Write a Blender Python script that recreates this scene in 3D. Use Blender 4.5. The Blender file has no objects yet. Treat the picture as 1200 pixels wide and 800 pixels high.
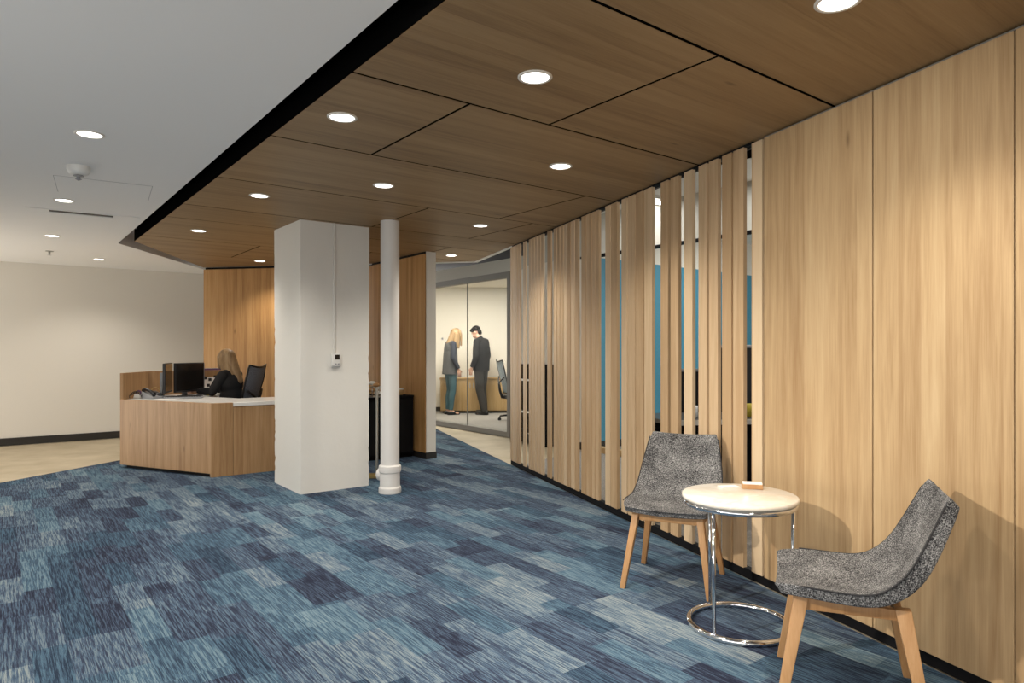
import bpy, bmesh, math, random
from mathutils import Vector, Matrix
random.seed(7)
PI = math.pi
scene = bpy.context.scene
COL = scene.collection
V3 = Vector

# ------------------------------------------------------------------ frame of the room
F, HZ, EYE = 790.0, 410.0, 1.25          # focal length in px (1200 wide), horizon row, eye height
ZC, ZW = 2.38, 2.41                      # timber ceiling, white ceiling
E1 = V3((-.6099, .7925)); E2 = V3((.7925, .6099))     # building axes
WD = V3((.3340, -.9425)); WN = V3((-.9425, -.3340))   # slat wall: towards the camera, into the lobby
WA = V3((0, 7.315))
WALLX = lambda y: 2.592 - .3544 * y

def G(d1, d2): return E1 * d1 + E2 * d2
def P(u, v, z):
    y = F * (z - EYE) / (HZ - v); return V3(((u - 600) / F * y, y))
def at(u, y): return V3(((u - 600) / F * y, y))
def W(s, n): return WA + WD * s + WN * n
def S(u):
    y = 2.592 / ((u - 600) / F + .3544); return (7.315 - y) * 1.061

# ------------------------------------------------------------------ materials
def nt(name):
    m = bpy.data.materials.new(name); m.use_nodes = True
    t = m.node_tree; b = t.nodes['Principled BSDF']
    return m, t, b
def N(t, kind, **kw):
    n = t.nodes.new(kind)
    for k, v in kw.items(): setattr(n, k, v)
    return n
def L(t, a, b): t.links.new(a, b)
def plain(name, c, rough=.5, metal=0, **kw):
    m, t, b = nt(name)
    b.inputs['Base Color'].default_value = (*c, 1); b.inputs['Roughness'].default_value = rough; b.inputs['Metallic'].default_value = metal
    for k, v in kw.items(): b.inputs[k].default_value = v
    return m
def mth(t, op, a, b=None, clamp=False):
    n = N(t, 'ShaderNodeMath', operation=op, use_clamp=clamp)
    for i, x in enumerate((a, b)):
        if x is None: continue
        if isinstance(x, (int, float)): n.inputs[i].default_value = x
        else: L(t, x, n.inputs[i])
    return n.outputs[0]
def dot(t, src, v):
    n = N(t, 'ShaderNodeVectorMath', operation='DOT_PRODUCT'); L(t, src, n.inputs[0]); n.inputs[1].default_value = v
    return n.outputs['Value']
def comb(t, x, y, z):
    n = N(t, 'ShaderNodeCombineXYZ')
    for i, q in enumerate((x, y, z)):
        if isinstance(q, (int, float)): n.inputs[i].default_value = q
        else: L(t, q, n.inputs[i])
    return n.outputs[0]
def noise(t, vec, scale=1, detail=4, rough=.55, dist=0):
    n = N(t, 'ShaderNodeTexNoise'); L(t, vec, n.inputs['Vector'])
    n.inputs['Scale'].default_value = scale; n.inputs['Detail'].default_value = detail
    n.inputs['Roughness'].default_value = rough; n.inputs['Distortion'].default_value = dist
    return n.outputs['Fac']
def wn(t, dims, vec=None, w=None):
    n = N(t, 'ShaderNodeTexWhiteNoise', noise_dimensions=dims)
    if vec is not None: L(t, vec, n.inputs['Vector'])
    if w is not None: L(t, w, n.inputs['W'])
    return n
def ramp(t, fac, stops, interp='LINEAR'):
    n = N(t, 'ShaderNodeValToRGB'); L(t, fac, n.inputs[0]); r = n.color_ramp; r.interpolation = interp
    r.elements[0].position, r.elements[1].position = stops[0][0], stops[-1][0]
    r.elements[0].color, r.elements[1].color = (*stops[0][1], 1), (*stops[-1][1], 1)
    for p, c in stops[1:-1]:
        e = r.elements.new(p); e.color = (*c, 1)
    return n.outputs[0]
def mix(t, fac, a, b, mode='MIX'):
    n = N(t, 'ShaderNodeMix', data_type='RGBA', blend_type=mode)
    for i, x in ((0, fac), (6, a), (7, b)):
        if isinstance(x, (int, float)): n.inputs[i].default_value = x
        elif isinstance(x, tuple): n.inputs[i].default_value = (*x, 1)
        else: L(t, x, n.inputs[i])
    return n.outputs[2]
def bump(t, b, h, strength, dist=.002):
    n = N(t, 'ShaderNodeBump'); n.inputs['Strength'].default_value = strength; n.inputs['Distance'].default_value = dist
    L(t, h, n.inputs['Height']); L(t, n.outputs[0], b.inputs['Normal'])

def wood(name, along, across, lo, mid, hi, stave=.1, local=False, rough=.48, knots=True, tone=.35):
    m, t, b = nt(name)
    if local: src = N(t, 'ShaderNodeTexCoord').outputs['Object']
    else: src = N(t, 'ShaderNodeNewGeometry').outputs['Position']
    al, ac = V3(along).normalized(), V3(across).normalized()
    a = dot(t, src, al); c = dot(t, src, ac); d = dot(t, src, al.cross(ac))
    oi = N(t, 'ShaderNodeObjectInfo').outputs['Random']
    idx = mth(t, 'FLOOR', mth(t, 'MULTIPLY', c, 1 / stave))
    r = wn(t, '1D', w=mth(t, 'ADD', idx, mth(t, 'MULTIPLY', oi, 91.3))).outputs['Value']
    off = mth(t, 'MULTIPLY', r, 13.7)
    n1 = noise(t, comb(t, mth(t, 'ADD', mth(t, 'MULTIPLY', a, 1.1), off), mth(t, 'MULTIPLY', c, 22), mth(t, 'MULTIPLY', d, 22)), 1, 5, .6, .6)
    n2 = noise(t, comb(t, mth(t, 'ADD', mth(t, 'MULTIPLY', a, 5), off), mth(t, 'MULTIPLY', c, 190), mth(t, 'MULTIPLY', d, 190)), 1, 3, .6, 0)
    f = mth(t, 'ADD', mth(t, 'MULTIPLY', n1, .62), mth(t, 'MULTIPLY', n2, .3))
    f = mth(t, 'ADD', f, mth(t, 'MULTIPLY', mth(t, 'SUBTRACT', r, .5), tone * .55))
    colr = ramp(t, f, [(.24, lo), (.47, mid), (.70, hi)])
    if knots:
        vo = N(t, 'ShaderNodeTexVoronoi', feature='F1')
        L(t, comb(t, mth(t, 'ADD', mth(t, 'MULTIPLY', a, 2.2), off), mth(t, 'MULTIPLY', c, 7), 0), vo.inputs['Vector']); vo.inputs['Scale'].default_value = 1
        k = ramp(t, vo.outputs['Distance'], [(.02, (1, 1, 1)), (.11, (0, 0, 0))])
        keep = mth(t, 'GREATER_THAN', dot(t, vo.outputs['Color'], (1, 0, 0)), .62)
        colr = mix(t, mth(t, 'MULTIPLY', mth(t, 'MULTIPLY', k, keep), .6), colr, tuple(q * .38 for q in lo))
    L(t, colr, b.inputs['Base Color']); b.inputs['Roughness'].default_value = rough
    b.inputs['Specular IOR Level'].default_value = .35
    bump(t, b, n2, .12, .001)
    return m

OAK = ((.33, .205, .10), (.47, .325, .175), (.57, .42, .245))
M = {}
M['oak_wall'] = wood('oak_wall', (0, 0, 1), (*WD, 0), *OAK, stave=.105)
M['oak_slat'] = wood('oak_slat', (0, 0, 1), (*WD, 0), (.46, .305, .165), (.58, .415, .25), (.66, .50, .32), stave=.5, knots=False, tone=1.0)
M['oak_desk'] = wood('oak_desk', (0, 0, 1), (1, .25, 0), (.27, .145, .06), (.42, .25, .12), (.53, .34, .18), stave=.07, tone=.16)
M['oak_back'] = wood('oak_back', (0, 0, 1), (1, -.9, 0), (.29, .145, .048), (.44, .24, .088), (.54, .33, .14), stave=.06)
M['oak_ceil'] = wood('oak_ceil', (*E2, 0), (*E1, 0), (.20, .117, .050), (.30, .188, .087), (.37, .245, .122), stave=.12)
M['oak_leg'] = wood('oak_leg', (0, 0, 1), (1, .3, 0), (.29, .145, .055), (.40, .215, .09), (.48, .285, .135), stave=.3, local=True, knots=False)
M['oak_cab'] = wood('oak_cab', (0, 0, 1), (1, .1, 0), (.36, .22, .085), (.50, .33, .15), (.58, .40, .2), stave=.2, knots=False)

def paint(name, c, rough=.75, bs=.12, scale=60):
    m, t, b = nt(name)
    src = N(t, 'ShaderNodeNewGeometry').outputs['Position']
    n = noise(t, src, scale, 4); n2 = noise(t, src, 1.3, 2)
    L(t, mix(t, mth(t, 'MULTIPLY', n2, .16), c, tuple(q * .86 for q in c)), b.inputs['Base Color'])
    b.inputs['Roughness'].default_value = rough
    bump(t, b, n, bs, .002)
    return m
M['white_wall'] = paint('white_wall', (.70, .67, .61))
M['white_ceil'] = paint('white_ceil', (.84, .84, .83), .85, .05)
M['col_paint'] = paint('col_paint', (.74, .73, .69), .6, .6, 28)
M['pipe_paint'] = paint('pipe_paint', (.76, .75, .73), .4, .08, 30)
M['grey_wall'] = paint('grey_wall', (.52, .52, .48))
M['office_wall'] = paint('office_wall', (.78, .74, .66))
M['blue_wall'] = paint('blue_wall', (.05, .24, .36), .6)
M['black'] = plain('black', (.006, .006, .007), .7, **{'Specular IOR Level': .15})
M['black_void'] = plain('black_void', (.003, .003, .003), 1, **{'Specular IOR Level': 0})
M['plenum'] = paint('plenum', (.10, .10, .10), .9)
M['dark_base'] = plain('dark_base', (.018, .016, .014), .5)
M['black_plastic'] = plain('black_plastic', (.012, .012, .014), .38)
M['grey_plastic'] = plain('grey_plastic', (.28, .29, .31), .35)
M['white_plastic'] = plain('white_plastic', (.72, .72, .70), .4)
M['screen'] = plain('screen', (.012, .010, .009), .18)
M['chrome'] = plain('chrome', (.72, .74, .77), .09, 1)
M['steel'] = plain('steel', (.42, .43, .42), .33, 1)
M['brass'] = plain('brass', (.55, .40, .16), .35, .7)
M['white_top'] = plain('white_top', (.82, .81, .78), .25)
M['paper'] = plain('paper', (.80, .79, .76), .7)
M['purple'] = plain('purple', (.13, .06, .14), .6)
M['yellow'] = plain('yellow', (.72, .62, .08), .6)
M['alu'] = plain('alu', (.19, .18, .16), .5)
M['skin'] = plain('skin', (.58, .34, .24), .5)
M['hair_blond'] = wood('hair_blond', (0, 0, 1), (1, .6, 0), (.16, .095, .045), (.33, .215, .11), (.50, .36, .20), stave=.03, knots=False, rough=.5)
M['hair_black'] = plain('hair_black', (.012, .010, .009), .75, **{'Specular IOR Level': .2})
M['cloth_black'] = plain('cloth_black', (.008, .008, .009), .85)
M['cloth_suit'] = plain('cloth_suit', (.022, .020, .017), .8)
M['cloth_grey'] = plain('cloth_grey', (.075, .075, .075), .9)
M['cloth_navy'] = plain('cloth_navy', (.028, .032, .045), .9)
M['denim'] = plain('denim', (.045, .105, .125), .85)
M['shoe'] = plain('shoe', (.008, .008, .008), .4)
M['seam'] = plain('seam', (.025, .025, .027), .9)
M['lip'] = plain('lip', (.40, .15, .12), .45)

def emis(name, c, s):
    m, t, b = nt(name)
    b.inputs['Base Color'].default_value = (.8, .8, .8, 1)
    b.inputs['Emission Color'].default_value = (*c, 1); b.inputs['Emission Strength'].default_value = s
    return m
M['lamp'] = emis('lamp', (1, .95, .86), 6)

def glass_mat():
    m, t, b = nt('clear_glass'); t.nodes.remove(b)
    out = t.nodes['Material Output']
    tr = N(t, 'ShaderNodeBsdfTransparent'); tr.inputs[0].default_value = (.97, .98, .97, 1)
    gl = N(t, 'ShaderNodeBsdfGlossy'); gl.inputs['Roughness'].default_value = .02
    lw = N(t, 'ShaderNodeLayerWeight'); lw.inputs[0].default_value = .5
    fac = mth(t, 'ADD', mth(t, 'MULTIPLY', mth(t, 'POWER', lw.outputs['Facing'], 5), .03), .005)
    mx = N(t, 'ShaderNodeMixShader'); L(t, fac, mx.inputs[0]); L(t, tr.outputs[0], mx.inputs[1]); L(t, gl.outputs[0], mx.inputs[2])
    L(t, mx.outputs[0], out.inputs[0]); return m
M['glass'] = glass_mat()

def carpet():
    m, t, b = nt('carpet')
    src = N(t, 'ShaderNodeNewGeometry').outputs['Position']
    a = dot(t, src, (*E1, 0)); c = dot(t, src, (*E2, 0))
    row = mth(t, 'FLOOR', mth(t, 'MULTIPLY', c, 4))
    rr = wn(t, '1D', w=row).outputs['Value']
    cell = mth(t, 'FLOOR', mth(t, 'ADD', mth(t, 'MULTIPLY', a, 1.0), mth(t, 'MULTIPLY', rr, 7)))
    w1 = wn(t, '2D', vec=comb(t, row, cell, 0))
    row2 = mth(t, 'FLOOR', mth(t, 'MULTIPLY', c, 8))
    rr2 = wn(t, '1D', w=mth(t, 'ADD', row2, 37.3)).outputs['Value']
    cell2 = mth(t, 'FLOOR', mth(t, 'ADD', mth(t, 'MULTIPLY', a, 2.3), mth(t, 'MULTIPLY', rr2, 9)))
    w2 = wn(t, '2D', vec=comb(t, row2, cell2, 0))
    r1, r2 = w1.outputs['Value'], w2.outputs['Value']
    sh = mth(t, 'MULTIPLY', r1, 31)
    st = noise(t, comb(t, mth(t, 'ADD', mth(t, 'MULTIPLY', a, 6), sh), mth(t, 'MULTIPLY', c, 140), sh), 1, 2, .6, .1)
    st_f = noise(t, comb(t, mth(t, 'MULTIPLY', a, 17), mth(t, 'MULTIPLY', c, 330), sh), 1, 1, .5)
    st = mth(t, 'ADD', mth(t, 'MULTIPLY', st, .66), mth(t, 'MULTIPLY', st_f, .34))
    st = ramp(t, st, [(.42, (0, 0, 0)), (.58, (1, 1, 1))])
    sp = noise(t, comb(t, mth(t, 'MULTIPLY', a, 130), mth(t, 'MULTIPLY', c, 330), 0), 1, 2, .6)
    tone = mth(t, 'ADD', mth(t, 'MULTIPLY', r1, .26), mth(t, 'MULTIPLY', r2, .38))
    st2 = mth(t, 'MULTIPLY', mth(t, 'SUBTRACT', st, .5), .46)
    v = mth(t, 'ADD', mth(t, 'ADD', tone, st2), mth(t, 'MULTIPLY', mth(t, 'SUBTRACT', sp, .5), .55))
    v = mth(t, 'ADD', v, .13, clamp=True)
    colr = ramp(t, v, [(.05, (.017, .021, .040)), (.30, (.038, .052, .088)), (.55, (.075, .122, .185)), (.80, (.185, .235, .265)), (1, (.29, .325, .33))])
    teal = mth(t, 'MULTIPLY', mth(t, 'GREATER_THAN', dot(t, w2.outputs['Color'], (0, 1, 0)), .62), .34)
    colr = mix(t, teal, colr, mix(t, v, (.012, .03, .06), (.10, .24, .33)))
    L(t, colr, b.inputs['Base Color']); b.inputs['Roughness'].default_value = .95; b.inputs['Specular IOR Level'].default_value = .1
    bump(t, b, sp, .6, .004)
    return m
M['carpet'] = carpet()

def concrete():
    m, t, b = nt('tan_floor')
    src = N(t, 'ShaderNodeNewGeometry').outputs['Position']
    n = noise(t, src, 2.5, 6); a = dot(t, src, (*E1, 0)); c = dot(t, src, (*E2, 0))
    colr = ramp(t, n, [(.3, (.36, .30, .20)), (.7, (.50, .43, .31))])
    L(t, colr, b.inputs['Base Color']); b.inputs['Roughness'].default_value = .55
    return m
M['tan_floor'] = concrete()
def speckle(name, lo, hi, scale):
    m, t, b = nt(name); src = N(t, 'ShaderNodeNewGeometry').outputs['Position']
    L(t, ramp(t, noise(t, src, scale, 3, .7), [(.35, lo), (.65, hi)]), b.inputs['Base Color']); b.inputs['Roughness'].default_value = .95
    return m
M['grey_carpet'] = speckle('grey_carpet', (.17, .16, .15), (.34, .32, .29), 90)

def tweed():
    m, t, b = nt('tweed')
    src = N(t, 'ShaderNodeTexCoord').outputs['Object']
    def n3(x, y, z, s): 
        mp = N(t, 'ShaderNodeMapping'); L(t, src, mp.inputs[0]); mp.inputs['Scale'].default_value = (x, y, z); mp.inputs['Location'].default_value = (s, s * 2, s * 3)
        return noise(t, mp.outputs[0], 1, 2, .6)
    a = n3(100, 420, 420, 0); c = n3(420, 100, 420, 3.3); e = n3(420, 420, 100, 5.1); d = n3(9, 9, 9, 1)
    v = mth(t, 'ADD', mth(t, 'ADD', mth(t, 'MULTIPLY', a, .34), mth(t, 'MULTIPLY', c, .33)), mth(t, 'MULTIPLY', e, .33))
    v = mth(t, 'ADD', v, mth(t, 'MULTIPLY', mth(t, 'SUBTRACT', d, .5), .12))
    L(t, ramp(t, v, [(.425, (.012, .012, .014)), (.487, (.06, .06, .063)), (.537, (.21, .21, .21)), (.60, (.42, .415, .41))]), b.inputs['Base Color'])
    b.inputs['Roughness'].default_value = .95; b.inputs['Specular IOR Level'].default_value = .15
    bump(t, b, v, .7, .004)
    return m
M['tweed'] = tweed()
M['mesh_pale'] = plain('mesh_pale', (.30, .35, .38), .7)
def marble():
    m, t, b = nt('marble'); src = N(t, 'ShaderNodeTexCoord').outputs['Object']
    n = noise(t, src, 5, 6, .6, 1.2)
    L(t, ramp(t, n, [(.35, (.80, .75, .66)), (.5, (.76, .69, .58)), (.56, (.80, .75, .67)), (.8, (.82, .78, .70))]), b.inputs['Base Color'])
    b.inputs['Roughness'].default_value = .22; return m
M['marble'] = marble()
def mesh_fabric():
    m, t, b = nt('mesh_fabric'); src = N(t, 'ShaderNodeTexCoord').outputs['Object']
    L(t, ramp(t, noise(t, src, 160, 1), [(.4, (.10, .12, .17)), (.6, (.22, .26, .33))]), b.inputs['Base Color']); b.inputs['Roughness'].default_value = .7
    return m
M['mesh_fabric'] = mesh_fabric()

# ------------------------------------------------------------------ mesh helpers
def link(name, me, mat, parent=None, smooth=False):
    o = bpy.data.objects.new(name, me); COL.objects.link(o)
    if mat is not None and not me.materials: me.materials.append(mat)
    if parent is not None: o.parent = parent
    if smooth:
        for p in me.polygons: p.use_smooth = True
    return o
def obj(name, bm, mat, parent=None, smooth=False):
    bmesh.ops.recalc_face_normals(bm, faces=bm.faces)
    me = bpy.data.meshes.new(name); bm.to_mesh(me); bm.free()
    return link(name, me, mat, parent, smooth)
def auto(o, ang=40):
    me = o.data
    for p in me.polygons: p.use_smooth = True
    me.set_sharp_from_angle(angle=math.radians(ang)); return o
def empty(name, loc=(0, 0, 0), rz=0):
    o = bpy.data.objects.new(name, None); COL.objects.link(o)
    o.location = loc; o.rotation_euler = (0, 0, rz); o.empty_display_size = .1; return o
def tag(o, label, cat, group=None):
    o['label'] = label; o['category'] = cat
    if group: o['group'] = group
    return o
def struct(o, label=None):
    o['kind'] = 'structure'
    if label: o['label'] = label
    return o
def prism(bm, poly, z0, z1, bevel=0):
    """vertical prism over a 2-D outline"""
    b = [bm.verts.new((p[0], p[1], z0)) for p in poly]; t = [bm.verts.new((p[0], p[1], z1)) for p in poly]
    fs = [bm.faces.new(b[::-1]), bm.faces.new(t)]
    n = len(poly)
    for i in range(n): fs.append(bm.faces.new((b[i], b[(i + 1) % n], t[(i + 1) % n], t[i])))
    if bevel:
        es = {e for f in fs for e in f.edges}
        bmesh.ops.bevel(bm, geom=list(es), offset=bevel, segments=2, affect='EDGES', profile=.5)
def rect(o, d, l, w, side=None):
    """rectangle from corner o: length l along d, width w along side (default left of d)"""
    d = V3(d).normalized(); n = V3((-d.y, d.x)) if side is None else V3(side)
    return [o, o + d * l, o + d * l + n * w, o + n * w]
def box(bm, x0, x1, y0, y1, z0, z1, bevel=0): prism(bm, [(x0, y0), (x1, y0), (x1, y1), (x0, y1)], z0, z1, bevel)
def hexa(bm, b4, t4, bevel=0):
    b = [bm.verts.new(p) for p in b4]; t = [bm.verts.new(p) for p in t4]
    fs = [bm.faces.new(b[::-1]), bm.faces.new(t)] + [bm.faces.new((b[i], b[(i + 1) % 4], t[(i + 1) % 4], t[i])) for i in range(4)]
    if bevel: bmesh.ops.bevel(bm, geom=list({e for f in fs for e in f.edges}), offset=bevel, segments=2, affect='EDGES', profile=.5)
def beam(bm, p, q, wp, hp, wq=None, hq=None, up=(0, 0, 1), bevel=.003):
    """tapered rectangular bar from p to q; w across, h along 'up'"""
    p, q = V3(p), V3(q); wq = wp if wq is None else wq; hq = hp if hq is None else hq
    d = (q - p).normalized(); s = d.cross(V3(up)).normalized(); n = s.cross(d).normalized()
    f = lambda c, w, h: [c + s * (a * w / 2) + n * (b * h / 2) for a, b in ((-1, -1), (1, -1), (1, 1), (-1, 1))]
    hexa(bm, f(p, wp, hp), f(q, wq, hq), bevel)
def tube(bm, pts, r, seg=10, closed=False, caps=True):
    pts = [V3(p) for p in pts]; n = len(pts); rings = []
    rs = r if isinstance(r, (list, tuple)) else [r] * n
    ref = None
    for i, p in enumerate(pts):
        if closed: d = pts[(i + 1) % n] - pts[i - 1]
        else: d = pts[min(i + 1, n - 1)] - pts[max(i - 1, 0)]
        d.normalize()
        if ref is None: ref = d.orthogonal().normalized()
        ref = (ref - d * ref.dot(d)).normalized(); s = d.cross(ref)
        rings.append([bm.verts.new(p + (ref * math.cos(2 * PI * k / seg) + s * math.sin(2 * PI * k / seg)) * rs[i]) for k in range(seg)])
    m = n if closed else n - 1
    for i in range(m):
        a, b = rings[i], rings[(i + 1) % n]
        for k in range(seg): bm.faces.new((a[k], a[(k + 1) % seg], b[(k + 1) % seg], b[k]))
    if caps and not closed: bm.faces.new(rings[0][::-1]); bm.faces.new(rings[-1])
def lathe(bm, prof, c=(0, 0, 0), seg=32, capb=True, capt=True):
    c = V3(c); rings = []
    for r, z in prof: rings.append([bm.verts.new(c + V3((r * math.cos(2 * PI * k / seg), r * math.sin(2 * PI * k / seg), z))) for k in range(seg)])
    for i in range(len(rings) - 1):
        a, b = rings[i], rings[i + 1]
        for k in range(seg): bm.faces.new((a[k], a[(k + 1) % seg], b[(k + 1) % seg], b[k]))
    if capb: bm.faces.new(rings[0][::-1])
    if capt: bm.faces.new(rings[-1])
def grid(bm, rows, closed_u=False):
    vs = [[bm.verts.new(p) for p in r] for r in rows]
    for i in range(len(vs) - 1):
        for j in range(len(vs[0]) - 1): bm.faces.new((vs[i][j], vs[i][j + 1], vs[i + 1][j + 1], vs[i + 1][j]))
    return vs
def ball(bm, c, r, rot=None, seg=14):
    r = (r, r, r) if isinstance(r, (int, float)) else r
    mt = Matrix.Translation(c) @ (rot.to_4x4() if rot else Matrix()) @ Matrix.Diagonal((*r, 1))
    bmesh.ops.create_uvsphere(bm, u_segments=seg, v_segments=seg // 2 + 2, radius=1, matrix=mt)
def clip(poly, p, n):
    """keep the part of a 2-D outline with (x-p).n >= 0"""
    out = []
    for i in range(len(poly)):
        a, b = V3(poly[i]), V3(poly[(i + 1) % len(poly)]); da, db = (a - p).dot(n), (b - p).dot(n)
        if da >= 0: out.append(a)
        if da * db < 0: out.append(a + (b - a) * (da / (da - db)))
    return out
def copy_tree(o, parent=None):
    c = o.copy(); COL.objects.link(c)
    if parent is not None: c.parent = parent
    for ch in list(o.children):
        copy_tree(ch, c)
    return c

# ------------------------------------------------------------------ SETTING: floors
bm = bmesh.new()
edgeR = lambda y: V3((WALLX(y), y))
L0, L1 = P(0, 565.5, 0), P(142, 538.7, 0); ld = (L1 - L0).normalized()
prism(bm, [L0 - ld * 9, L0, L1, L1 + ld * 2.2, V3((-3.6, 11.8)), edgeR(11.8), edgeR(-4)], -.02, 0)
struct(obj('floor', bm, M['carpet']), 'blue and slate plank carpet across the lobby')
bm = bmesh.new(); prism(bm, [(-14, -6), (8, -6), (8, 18), (-14, 18)], -.12, -.006)
struct(obj('floor_concrete', bm, M['tan_floor']), 'tan polished floor beyond the carpet')

# ceilings
def ceil_poly(off=0):
    q = [G(-3.6, 1.155 - off), G(7.95 + off * .6, 1.165 - off), V3((-4.228 - off * 1.1, 9.241 + off)), V3((-.47, 8.58 + off)), V3((WALLX(-3), -3)) + WN * -.06]
    q[3] = q[3] + WN * -.06
    return q
CP = ceil_poly()
rows = [(-5, 1.567, []), (1.567, 2.57, [2.21]), (2.57, 3.59, [1.735]), (3.59, 4.66, [3.45]), (4.66, 5.68, [2.75, 3.82]),
        (5.68, 6.30, []), (6.30, 7.48, [3.0]), (7.48, 8.60, [2.30, 3.0]), (8.60, 12, [3.2])]
bm = bmesh.new(); J = .008
for a0, a1, cuts in rows:
    cs = [-3] + cuts + [8]
    for c0, c1 in zip(cs[:-1], cs[1:]):
        pieces = [(a0, a1)]
        if (a0, c0) == (6.30, 3.0): pieces = [(6.30, 7.17)]
        if (a0, c0) == (7.48, 3.0): pieces = [(7.17, 8.6)]
        for b0, b1 in pieces:
            if (a0, c0) == (6.30, 3.0): segs = [(3.0, 4.0), (4.0, 8)]
            elif (a0, c0) == (7.48, 3.0): segs = [(3.0, 3.47), (3.47, 8)]
            else: segs = [(c0, c1)]
            for s0, s1 in segs:
                q = CP
                for p, n in ((G(b0 + J, 0), E1), (G(b1 - J, 0), -E1), (G(0, s0 + J), E2), (G(0, s1 - J), -E2)):
                    if len(q) > 2: q = clip(q, p, n)
                if len(q) > 2: prism(bm, q, ZC, ZC + .016)
struct(obj('ceiling', bm, M['oak_ceil']), 'oak veneer ceiling panels with dark joints')
bm = bmesh.new(); prism(bm, ceil_poly(.003), ZC + .0012, ZC + .20)
struct(obj('ceiling_backing', bm, M['black_void']))
bm = bmesh.new()
wp = [G(-6, 1.05), G(8.42, 1.075), V3((-4.432, 9.646)), V3((-4.43, 9.646)) + (V3((-4.432, 9.646)) - G(8.42, 1.075)).normalized() * .9, G(11.15, 1.9), G(11.15, -3.2), G(-6, -3.2)]
prism(bm, wp, ZW, ZW + .22)
struct(obj('ceiling_white', bm, M['white_ceil']), 'white plasterboard ceiling')
bm = bmesh.new(); prism(bm, [G(-6, -3.3), G(-6, 1.8), G(12.4, 1.9), G(12.4, -3.3)], ZW + .23, ZW + .26)
prism(bm, [G(-6, 1.81), G(-6, 5), G(6, 4.2), G(9.3, 2.6), G(11, 1.82)], 2.66, 2.7)
struct(obj('ceiling_plenum', bm, M['black_void']))
bm = bmesh.new(); prism(bm, [V3((-9, 8.2)), V3((-.4, 6.9)), V3((5, 6.9)), V3((9, 17)), V3((-9, 17))], 2.95, 3.0)
prism(bm, [W(-.1, -.062), W(9, -.062), W(9, -.10), W(-.1, -.10)], ZC + .001, 2.96)  # upright strip added above the slat wall to block stray sky light
struct(obj('ceiling_corridor', bm, M['plenum']))
# white fascia along the far edge of the timber ceiling
bm = bmesh.new()
fa, fb, fc = V3((-2.2, 8.885)), V3((-.47, 8.58)), V3((WALLX(7.33), 7.33))
fo = V3((.17, .98)) * .03; fs = V3((.9425, .334)) * .03
prism(bm, [fa, fb, fb + fo + fs * .9, fa + fo], ZC - .012, ZC + .2); prism(bm, [fb, fc, fc + fs, fb + fs + fo * .5], ZC - .012, ZC + .2)
struct(obj('trim_1', bm, M['white_plastic']), 'thin white edge of the timber ceiling')

# white walls on the left
def wall(name, p, d, l, t, z0, z1, mat, side=None, label=None):
    bm = bmesh.new(); prism(bm, rect(V3(p), V3(d), l, t, side), z0, z1); return struct(obj(name, bm, M[mat]), label)
wall('wall_back', G(11.05, -3.3), E2, 6.2, .12, 0, 2.9, 'white_wall', E1, 'long white wall beyond the reception desk')
wall('baseboard_back', G(11.03, -3.3), E2, 6.0, .018, 0, .095, 'dark_base', E1, 'dark skirting on the white wall')
wall('wall_left', G(1.5, -3.3), E1, 9.7, .12, 0, 2.7, 'white_wall', -E2)
wall('wall_rear', G(-6, -3.3), E2, 8.2, .12, 0, 2.7, 'white_wall', -E1)
# oak wall behind the desk and the return wall behind the pipe
dk0, dkd = V3((-4.22, 9.225)), V3((1, -.1745)).normalized()
bm = bmesh.new(); prism(bm, rect(dk0, dkd, 2.2, .1), 0, ZC - .03)
struct(obj('wall_reception', bm, M['oak_back']), 'oak panelled wall behind the reception desk')
bm = bmesh.new(); prism(bm, rect(dk0 + V3((.01, .03)), dkd, 2.2, .1), ZC - .03, ZC)
struct(obj('trim_2', bm, M['black']))
wall('wall_return', G(6.735, 3.925), E1, 1.85, .012, .07, ZC - .025, 'oak_back', E2, 'oak clad side of the stub wall behind the pipe')
wall('wall_stub', G(6.725, 3.938), E1, 1.9, .125, 0, ZC, 'white_wall', E2, 'white end of the stub wall')
wall('baseboard_stub', G(6.718, 3.93), E1, 1.8, .14, 0, .075, 'dark_base', E2)
wall('trim_3', G(6.74, 3.927), E1, 1.85, .012, ZC - .025, ZC, 'black', E2)

# ------------------------------------------------------------------ right wall: panels
wall_right = empty('wall_right', (0, 0, 0)); struct(wall_right, 'oak panelled wall behind the chairs')
s_edges = [S(894.8), S(1022.5), S(1189), S(1189) + .66, S(1189) + 1.32, S(1189) + 1.98, S(1189) + 2.64, S(1189) + 3.3, S(1189) + 3.96]
for i, (a, b) in enumerate(zip(s_edges[:-1], s_edges[1:])):
    bm = bmesh.new(); prism(bm, [W(a + .0035, 0), W(b - .0035, 0), W(b - .0035, -.02), W(a + .0035, -.02)], .05, ZC - .012, .0015)
    obj('panel', bm, M['oak_wall'], wall_right)
bm = bmesh.new(); prism(bm, [W(s_edges[0], -.021), W(s_edges[-1], -.021), W(s_edges[-1], -.10), W(s_edges[0], -.10)], 0, ZC)
obj('backing', bm, M['black_void'], wall_right)
bm = bmesh.new(); prism(bm, [W(S(881), -.012), W(s_edges[-1], -.012), W(s_edges[-1], -.0205), W(S(881), -.0205)], 0, .055)
struct(obj('baseboard_right', bm, M['black']), 'black recessed skirting under the oak panels')

bm = bmesh.new(); prism(bm, [W(s_edges[0], -.001), W(s_edges[-1], -.001), W(s_edges[-1], -.02), W(s_edges[0], -.02)], ZC - .0115, ZC - .006)
struct(obj('trim_edge_glint', bm, M['alu']))  # thin strip added for the light caught along the panels' top edge

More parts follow.
